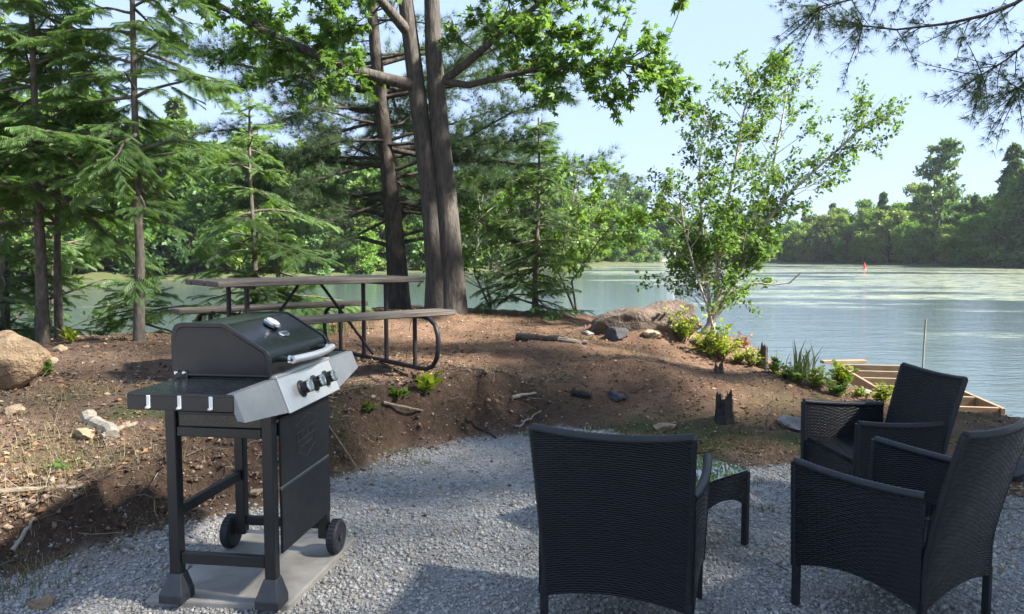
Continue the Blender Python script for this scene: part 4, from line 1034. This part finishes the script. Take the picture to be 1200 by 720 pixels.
# ------------------------------------------------------------------ rocks, wood and stumps
def rock(name, loc, dims, mat, label, cat='rock', seed=0, rz=0.0, rough=.42, sub=4, group=None, flat=0.0):
    import bmesh
    bm = bmesh.new(); bmesh.ops.create_icosphere(bm, subdivisions=sub, radius=1.0); r = np.random.default_rng(seed)
    pl = unit(r.normal(0, 1, (17, 3))); off = r.uniform(.55, .86, 17)
    V = np.array([v.co[:] for v in bm.verts])
    for n_, o_ in zip(pl, off):
        dd = V @ n_ - o_; V = V - np.where(dd > 0, dd * .96, 0)[:, None] * n_
    for s_ in (1.6, 3.7, 8): V = V * (1 + rough / s_ * 1.3 * (vnoise(V[:, 0] * s_ + seed, V[:, 1] * s_ + V[:, 2] * s_ * .7, seed)))[:, None]
    for v_, c_ in zip(bm.verts, V): v_.co = c_ * np.array(dims) / 2
    me = bpy.data.meshes.new(name); bm.to_mesh(me); bm.free()
    o_ = link(name, me, mat, None, True); me.set_sharp_from_angle(angle=math.radians(22)); o_.location = loc; o_.rotation_euler = (0, 0, rz)
    return tag(o_, label, cat, group)
def on(u, v, z=None):
    """ground point under a pixel: march the ray onto the terrain"""
    a = (u - 600) / F_PX; b_ = (360 - v) / F_PX; cp, sp_ = math.cos(PITCH), math.sin(PITCH); d = np.array([a, cp + b_ * sp_, -sp_ + b_ * cp])
    ts = np.arange(2, 16, .01); Pn = ts[:, None] * d + np.array([0, 0, CAM_H]); hh = H(Pn[:, 0], Pn[:, 1], False); k = int(np.argmax(Pn[:, 2] < hh)); 
    x, y = Pn[k, 0], Pn[k, 1]; return x, y, Hs(x, y)
x, y, z = on(25, 462); rock('boulder', (x - .43, y + .25, z + .15), (.84, .66, .62), M['boulder'], 'large tan sandstone boulder lying on the bank under the hemlocks', 'boulder', 5, .3, .55, 5)
rock('rock_outcrop', (1.78, 10.0, .43), (1.65, 1.0, .86), M['rock_outcrop'], 'broad brown rock outcrop cresting the slope beside the birch', 'rock', 77, .15, .5, 5)
for i, (u, v, s_, mt, lab) in enumerate(((72, 412, .16, 'rock_tan', 'small tan stone touching the right side of the big boulder'), (62, 425, .12, 'rock_tan', 'flat tan chip leaning on the big boulder'), (20, 480, .14, 'rock_tan', 'tan stone at the foot of the big boulder'),
        (780, 500, .20, 'rock_tan', 'flat pale stone in the thin grass by the upright stump'), (930, 500, .26, 'rock_grey', 'rough grey brown rock beside the sideways armchair'), (722, 466, .17, 'rock_dark', 'dark angular rock on the edge of the soil bank'),
        (762, 393, .24, 'rock_tan', 'pale rounded rock at the foot of the brown outcrop'), (722, 393, .34, 'rock_dark', 'dark grey rock bedded against the brown outcrop'), (1185, 556, .30, 'rock_dark', 'dark rock behind the sideways armchair at the edge of the gravel'),
        (530, 520, .07, 'rock_tan', 'fist-sized tan stone at the base of the soil bank'), (300, 585, .08, 'rock_tan', 'rounded ochre stone at the bank foot behind the grill'), (48, 712, .11, 'boulder', 'orange-tan stone at the gravel corner beside the bank'), (100, 512, .13, 'rock_tan', 'flat pale stone by the white log chunk'),
        (690, 392, .16, 'rock_grey', 'flat slab of stone between the charred log and the mound'), (812, 400, .14, 'rock_grey', 'grey stone under the yellow-green shrubs'), (1010, 462, .2, 'rock_grey', 'grey shore stone beside the lumber frame'))):
    x, y, z = on(u, v); rock('rock', (x, y, z + s_ * .05), (s_ * 1.25, s_, s_ * (.6 if s_ < .3 else .75)), M[mt], lab, 'rock', 20 + i, U(0, 3))
def log(name, a, b_, r, mat, label, cat='log', n=7, wob=.18, taper=.6):
    a, b_ = np.array(a), np.array(b_); k = 9; pts = [a + (b_ - a) * i / (k - 1) + rng.normal(0, r * wob, 3) for i in range(k)]
    mb = MB(); rs = [r * (1 - (1 - taper) * i / (k - 1)) * U(.82, 1.15) for i in range(k)]; mb.tube(pts, rs, n)
    return tag(mb.build(name, M[mat], smooth=True), label, cat)
def gnd(u, v, dz=0.0): x, y, z = on(u, v); return (x, y, z + dz)
log('log', gnd(103, 492, .04), gnd(135, 517, .03), .048, 'pale_wood', 'short pale weathered log chunk lying on the bank', n=9, taper=.8)
log('log', gnd(606, 398, .04), gnd(660, 401, .03), .055, 'charred', 'charred black log lying on the reddish soil', n=9, taper=.8, wob=.07)
log('log', gnd(655, 402, .03), gnd(688, 406, .02), .035, 'dead_wood', 'brown splintered log end beside the charred log')
log('stick', gnd(-20, 592, .03), gnd(100, 582, .03), .018, 'dead_wood', 'thick bare stick lying along the cut bank', 'stick')
log('stick', gnd(120, 520, .03), gnd(160, 502, .03), .02, 'dead_wood', 'short broken branch next to the pale log chunk', 'stick')
log('stick', gnd(15, 640, .02), gnd(40, 612, .02), .012, 'pale_wood', 'pale crooked stick at the foot of the bank', 'stick')
log('stick', gnd(600, 468, .03), gnd(628, 460, .03), .016, 'pale_wood', 'pale broken root at the top of the bank', 'stick')
log('root', gnd(605, 503, .03), gnd(632, 482, .06), .010, 'pale_wood', 'thin pale root hooked out of the bank', 'root', wob=.8)
log('root', gnd(385, 512, .05), gnd(418, 552, .02), .006, 'dead_wood', 'long thin stem leaning down the bank beside the grill', 'root')
log('root', gnd(450, 492, .05), gnd(495, 498, .05), .012, 'dead_wood', 'brown root lying under the broadleaf weeds', 'root')
log('log', gnd(672, 464, .03), gnd(694, 470, .03), .035, 'charred', 'dark rotten wood scrap beside the dark rock')
log('root', gnd(545, 500, .06), gnd(580, 515, .02), .016, 'charred', 'dark root tangle hanging in the hollow of the bank', 'root', wob=.5)
def stump(u, v, w, h, mat, label, seed):
    x, y, z = on(u, v); mb = MB(); r = np.random.default_rng(seed); n = 36; V = []
    rad = np.array([1 + .13 * math.sin(i * .52 + seed) + .09 * math.sin(i * 1.22 + 2 * seed) + r.uniform(-.07, .07) for i in range(n)])   # fluted, splintered outline
    topz = np.array([.80 + .22 * math.sin(i * .35 + seed) + r.uniform(-.16, .14) for i in range(n)]); lx, ly = r.normal(0, .06, 2) * h
    lev = ((-.2, 1.3), (0, 1.16), (.12, 1.0), (.4, .9), (.7, .86), (1, .8))
    for k, (f, s_) in enumerate(lev):
        for i in range(n):
            a = 2 * math.pi * i / n; rr = w / 2 * s_ * rad[i] * (1 + r.uniform(-.04, .04)); f2 = f * topz[i] if f > 0 else f
            V.append((x + rr * math.cos(a) + lx * f, y + rr * math.sin(a) + ly * f, z + h * f2))
    for i in range(n):
        a = 2 * math.pi * i / n; V.append((x + lx + w * .25 * math.cos(a), y + ly + w * .25 * math.sin(a), z + h * (topz[i] * .72 + r.uniform(-.1, .05))))
    V.append((x + lx, y + ly, z + h * .5)); m_ = len(lev)
    Fq = [(k * n + i, k * n + (i + 1) % n, (k + 1) * n + (i + 1) % n, (k + 1) * n + i) for k in range(m_) for i in range(n)] + [(m_ * n + i, m_ * n + (i + 1) % n, (m_ + 1) * n) for i in range(n)]
    return tag(mb.add(V, Fq).build('stump', M[mat]), label, 'stump')
stump(848, 494, .14, .24, 'charred', 'small dark jagged stump standing in the thin grass', 3)
stump(893, 432, .15, .30, 'dark_wood', 'tall narrow weathered stump at the edge of the slope', 5)
stump(842, 440, .09, .12, 'dark_wood', 'short brown stub on the bare slope', 8)

reseed(43)
# ------------------------------------------------------------------ shrubs, weeds, grass
def shrub(name, u, v, h, wd, lf, leaf, label, n=26, cat='shrub', T=T_LEAF, upright=.6, per=5):
    x, y, z = on(u, v); w = Wood(); lv = Leaves()
    for i in range(n):
        az = U(0, 6.28); tilt = U(.05, 1) * wd / max(h, .05) * .75; d = unit(np.array([math.cos(az) * tilt, math.sin(az) * tilt, 1]))
        L = h * U(.5, 1.1); s_ = grow((x + U(-.1, .1) * wd, y + U(-.1, .1) * wd, z - .02), d, L, 5, .15, .2); w.tube(s_, .004, .0015, 4)
        for k in range(per + int(L * 12)):
            a, ad_ = along(s_, min(.999, .25 + .75 * rng.random())); az2 = U(0, 6.28)
            lv.add(a, ad_ * upright + np.array([math.cos(az2), math.sin(az2), U(-.2, .3)]), UP + rng.normal(0, .4, 3), lf * U(.6, 1.25))
    r = empty(name, (x, y, z)); tag(r, label, cat)
    s1 = link('stem', w.mesh('stems'), M['bark_hemlock'], r); s1.location = (-x, -y, -z)
    s2 = link('foliage', lv.mesh('foliage', T), M[leaf], r); s2.location = (-x, -y, -z); return r
shrub('shrub', 800, 400, .44, .46, .075, 'leaf_yellow', 'yellow-green low shrub against the right side of the mound', 30)
shrub('shrub', 843, 420, .48, .70, .08, 'leaf_yellow', 'largest yellow-green leafy shrub on the slope below the birch', 44)
shrub('shrub', 848, 384, .2, .2, .06, 'leaf_bright', 'small green shrub at the foot of the birch stems', 20)
shrub('shrub', 873, 408, .22, .2, .06, 'leaf_rust', 'small rust-red leaved shrub beside the weathered stump', 7)
shrub('shrub', 905, 398, .42, .2, .06, 'leaf_rust', 'thin sprig with drooping brown leaves rising over the weathered stump', 3, per=2)
shrub('shrub', 988, 452, .26, .22, .075, 'leaf_yellow', 'bright green shrub against the near corner of the lumber frame', 24)
shrub('shrub', 958, 456, .26, .34, .06, 'leaf_yellow', 'olive yellow low shrub between the iris leaves and the lumber frame', 24)
shrub('shrub', 922, 446, .16, .34, .055, 'leaf_yellow', 'mat of yellow-green creeping leaves under the iris leaves', 22)
shrub('shrub', 1150, 480, .22, .6, .06, 'leaf_bright', 'bright green ground plants behind the sideways armchair', 40)
shrub('shrub', 880, 430, .24, .30, .06, 'leaf_yellow', 'yellow-green tuft at the foot of the weathered stump', 18)
shrub('shrub', 908, 440, .2, .30, .055, 'leaf_bright', 'small fresh green plant between the weathered stump and the iris leaves', 18)
shrub('shrub', 980, 464, .22, .3, .06, 'leaf_bright', 'leafy green plant hugging the slope above the lumber frame', 20)
shrub('shrub', 825, 408, .22, .3, .065, 'leaf_yellow', 'yellow-green plant joining the two largest shrubs', 22)
shrub('shrub', 935, 450, .24, .3, .06, 'leaf_bright', 'green leafy clump just below the iris leaves', 20)
shrub('shrub', 1032, 474, .22, .26, .065, 'leaf_yellow', 'yellow-green clump at the lower end of the lumber frame', 20)
shrub('shrub', 866, 427, .2, .24, .06, 'leaf_yellow', 'low yellow-green plant downhill of the largest shrub', 18)
shrub('shrub', 1010, 466, .10, .2, .05, 'leaf_yellow', 'tiny yellow-green seedling clump on the slope edge', 12)
shrub('broadleaf_weed', 497, 472, .17, .16, .10, 'leaf_yellow', 'upright bright broadleaf weed on top of the bank', 12, 'plant', upright=1.6, per=2)
shrub('broadleaf_weed', 465, 474, .10, .22, .06, 'leaf_bright', 'low green weed patch beside the upright weed', 16, 'plant')
shrub('broadleaf_weed', 432, 488, .08, .22, .045, 'leaf_bright', 'sparse green weed trailing down the bank behind the grill', 16, 'plant')
shrub('broadleaf_weed', 50, 440, .16, .16, .06, 'leaf_bright', 'green weed growing beside the tan boulder', 10, 'plant')
shrub('broadleaf_weed', 85, 403, .18, .12, .08, 'leaf_yellow', 'small bright weed on the ridge right of the boulder', 8, 'plant', upright=1.4)
shrub('broadleaf_weed', 70, 552, .06, .2, .05, 'leaf_bright', 'small bright weed in the dry grass of the bank', 12, 'plant')
def grass_obj(name, patches, hmin, hmax, w, mat, label, cat, kind='stuff', lean=.5):
    P_ = []; D = []; Nn = []; S = []
    for cx, cy, rx_, ry_, n in patches:
        q = rng.normal(0, .5, (n, 2)) * np.array([rx_, ry_]) + np.array([cx, cy]); P_.append(np.column_stack([q, H(q[:, 0], q[:, 1]) - .006]))
    P_ = np.concatenate(P_); n = len(P_); az = rng.uniform(0, 6.28, n); h = rng.uniform(hmin, hmax, n); ln = rng.uniform(.1, lean, n) * h
    c, s_ = np.cos(az), np.sin(az); ws = w * rng.uniform(.6, 1.2, n)
    side = np.column_stack([-s_, c, 0 * c]) * ws[:, None]; out = np.column_stack([c, s_, 0 * c])
    mid = P_ + out * (ln * .3)[:, None] + UP * (h * .6)[:, None]; tip = P_ + out * ln[:, None] + UP * h[:, None]
    V = np.stack([P_ - side, P_ + side, mid + side * .7, mid - side * .7, tip], 1).reshape(-1, 3); k = np.arange(n)[:, None] * 5
    me = npmesh(name, V, k + np.array([[0, 1, 2, 3]]), k + np.array([[3, 2, 4]]))
    return tag(link(name, me, M[mat]), label, cat, kind=kind)
def gp(u, v, rx_, ry_, n): x, y, z = on(u, v); return (x, y, rx_, ry_, n)
grass_obj('green_grass', [gp(820, 512, .6, .4, 650), gp(880, 525, .55, .35, 650), gp(740, 505, .5, .35, 250), gp(70, 545, .35, .2, 500), gp(440, 495, .3, .15, 350), gp(20, 690, .25, .2, 300), gp(395, 545, .15, .12, 200), gp(895, 600, .08, .05, 60), gp(620, 510, .1, .1, 120),
    gp(990, 480, .5, .4, 400), gp(500, 545, .05, .04, 40), gp(870, 566, .25, .1, 120), gp(690, 398, .2, .1, 120), gp(570, 372, .5, .2, 200), gp(445, 372, .6, .3, 300), gp(740, 415, .5, .3, 120), gp(650, 440, .8, .4, 160)], .012, .055, .0026, 'grass', 'short green grass tufts scattered over bare soil and gravel edge', 'grass')
grass_obj('dry_grass', [gp(60, 480, .4, .3, 320), gp(100, 460, .35, .3, 260), gp(40, 520, .45, .3, 360), gp(110, 570, .4, .25, 350), gp(60, 600, .5, .25, 420), gp(30, 650, .3, .2, 350), gp(240, 520, .4, .25, 350), gp(120, 530, .5, .3, 500), gp(420, 540, .3, .2, 220), gp(560, 480, .4, .2, 200), gp(190, 600, .25, .15, 200)],
    .012, .075, .0015, 'dry_grass', 'straw-coloured dry grass and stems on the left bank', 'grass', lean=2.6)
grass_obj('iris_leaves', [gp(940, 443, .16, .12, 34)], .25, .45, .012, 'grass', 'clump of upright sword-shaped green leaves near the lumber frame', 'plant', kind=None, lean=.7)
grass_obj('shore_reeds', [(4.9, 8.4, .6, .5, 160), (6.4, 8.2, .6, .5, 260), (3.6, 9.2, .3, .3, 120), (-2.6, 9.6, .8, .4, 200)], .12, .4, .006, 'grass', 'green grass along the water edge of the slope', 'grass', lean=.6)

reseed(44)
# ------------------------------------------------------------------ loose gravel, clods and litter (uncountable)
OCT_V = np.array([(1, 0, 0), (-1, 0, 0), (0, 1, 0), (0, -1, 0), (0, 0, 1), (0, 0, -1)], float); OCT_F = np.array([(0, 2, 4), (2, 1, 4), (1, 3, 4), (3, 0, 4), (2, 0, 5), (1, 2, 5), (3, 1, 5), (0, 3, 5)])
def pebbles(name, P_, S, mat, label, cat, flat=.7):
    n = len(P_); V = OCT_V[None] * rng.uniform(.55, 1.25, (n, 6, 1)) + rng.normal(0, .16, (n, 6, 3))
    a = rng.uniform(0, 6.28, n); b_ = rng.normal(0, .6, n); ca, sa, cb, sb = np.cos(a), np.sin(a), np.cos(b_), np.sin(b_)
    V = V * np.array([1, .8, flat]); x, y, z = V[..., 0], V[..., 1], V[..., 2]
    y, z = y * cb[:, None] - z * sb[:, None], y * sb[:, None] + z * cb[:, None]; x, y = x * ca[:, None] - y * sa[:, None], x * sa[:, None] + y * ca[:, None]
    V = np.stack([x, y, z], -1) * S[:, None, None] + P_[:, None, :]
    me = npmesh(name, V.reshape(-1, 3), (OCT_F[None] + (np.arange(n) * 6)[:, None, None]).reshape(-1, 3))
    return tag(link(name, me, mat), label, cat, kind='stuff')
def island_mat(name, stops, rough=.9, bs=.3):
    m, t, b, o = nt(name); g = N(t, 'NewGeometry'); b.inputs['Roughness'].default_value = rough; b.inputs['Specular IOR Level'].default_value = .3
    c = ramp(t, g.outputs['Random Per Island'], stops); n = noise(t, coords(t), 90, 3)
    t.links.new(mixc(t, n, c, mixc(t, 1, c, (.6, .6, .6), 'MULTIPLY')), b.inputs['Base Color']); return m
M['gravel'] = island_mat('crushed_stone', [(0, (.24, .232, .218)), (.3, (.37, .36, .338)), (.6, (.46, .446, .42)), (.85, (.58, .562, .53)), (1, (.42, .355, .275))])
M['clod'] = island_mat('soil_clod', [(0, (.08, .054, .038)), (.5, (.17, .118, .083)), (.85, (.28, .20, .145)), (1, (.38, .30, .225))])
M['litter'] = island_mat('dead_leaf', [(0, (.06, .035, .02)), (.4, (.17, .085, .042)), (.75, (.29, .165, .085)), (1, (.42, .33, .22))])
M['twig'] = island_mat('dead_twig', [(0, (.06, .045, .032)), (.6, (.17, .13, .095)), (1, (.42, .36, .28))])
def sample(n, x0, x1, y0, y1, pw=1.0):
    y = y0 + (y1 - y0) * rng.random(n) ** pw; x = rng.uniform(x0, x1, n); return x, y
# gravel: denser close to the camera, inside the view wedge plus a margin
y = 2.2 + 4.4 * rng.random(300000) ** 1.5; x = rng.uniform(-1, 1, len(y)) * (y * .78 + .3)
g = polyline_sd(x, y, GRAVEL) + .22 * fbm(x * 2.1, y * 2.1, 4, 5)
keep = (g < .0) | ((g < .10) & (rng.random(len(g)) < .18)); x, y, g = x[keep], y[keep], g[keep]
x, y = x[:127000], y[:127000]
s = rng.gamma(3.2, .0021, len(x)).clip(.0025, .019); z = H(x, y) + s * .25
pebbles('gravel_stones', np.column_stack([x, y, z]), s, M['gravel'], 'loose grey crushed gravel under the seating area', 'gravel')
y = 3.2 + 8.5 * rng.random(90000) ** 1.6; x = rng.uniform(-1, 1, len(y)) * (y * .74 + .3)
g = polyline_sd(x, y, GRAVEL); e = polyline_sd(x, y, EDGE); k = (g > -.12 * rng.random(len(g))) & (e < .4); x, y, g = x[k][:30000], y[k][:30000], g[k][:30000]
s = rng.gamma(2.0, .0032, len(x)).clip(.0025, .024); near = np.exp(-np.abs(g - .2) / .25); s = s * (1 + .8 * near * (x < .5))
pebbles('soil_clods', np.column_stack([x, y, H(x, y) + s * .15]), s, M['clod'], 'crumbled brown soil clods over the bank and slope', 'soil')
# dead leaves and needles
y = 3.3 + 9 * rng.random(60000) ** 1.4; x = rng.uniform(-1, 1, len(y)) * (y * .74 + .3)
g = polyline_sd(x, y, GRAVEL); e = polyline_sd(x, y, EDGE); dn = .35 + .9 * fbm(x * 1.1, y * 1.1, 3, 91)
k = ((g > .05) | (rng.random(len(g)) < .02 + .10 * np.exp(g / .3))) & (e < .3) & (rng.random(len(g)) < dn); x, y = x[k][:15000], y[k][:15000]; n = len(x)
V, F_ = scatter(T_LEAF, np.column_stack([x, y, H(x, y) + .008]), np.column_stack([rng.normal(0, 1, (n, 2)), rng.normal(0, .25, n)]), np.column_stack([rng.normal(0, .5, (n, 2)), np.ones(n)]), rng.uniform(.012, .05, n))
tag(link('leaf_litter', npmesh('leaf_litter', V, F_), M['litter']), 'brown dead leaves and needles strewn over the slope', 'leaf litter', kind='stuff')
# twigs and rootlets, densest on the cut bank
w = Wood()
y = 3.2 + 7 * rng.random(20000) ** 1.5; x = rng.uniform(-1, 1, len(y)) * (y * .74 + .3); g = polyline_sd(x, y, GRAVEL)
pr = np.where((g > 0) & (x < .6), .12 + .9 * np.exp(-np.abs(g - .25) / .3), np.where(g > 0, .08, .012)); k = rng.random(len(x)) < pr; x, y = x[k][:3200], y[k][:3200]; z = H(x, y)
for i in range(len(x)):
    az = U(0, 6.28); L = float(rng.gamma(2, .06)); d = np.array([math.cos(az), math.sin(az), U(-.15, .35)])
    w.tube(grow((x[i], y[i], z[i] + .006), d, min(L, .4), 5, .6, .5), U(.0012, .0042), .0008, 3)
tag(link('twig_litter', w.mesh('twig_litter'), M['twig']), 'dry twigs and bare rootlets sticking out of the bank', 'twigs', kind='stuff')

# ------------------------------------------------------------------ summer haze over the lake
m, t, b, o = nt('thin_air'); t.nodes.remove(b)
pv_ = N(t, 'VolumePrincipled'); pv_.inputs['Color'].default_value = (.80, .90, 1.0, 1); pv_.inputs['Density'].default_value = .00016; pv_.inputs['Anisotropy'].default_value = .2
t.links.new(pv_.outputs[0], o.inputs['Volume'])
hz_ = MB().box((0, 360, 11), (1500, 900, 34)).build('haze', m); tag(hz_, 'thin pale summer haze lying over the lake and shores', 'haze', kind='stuff')
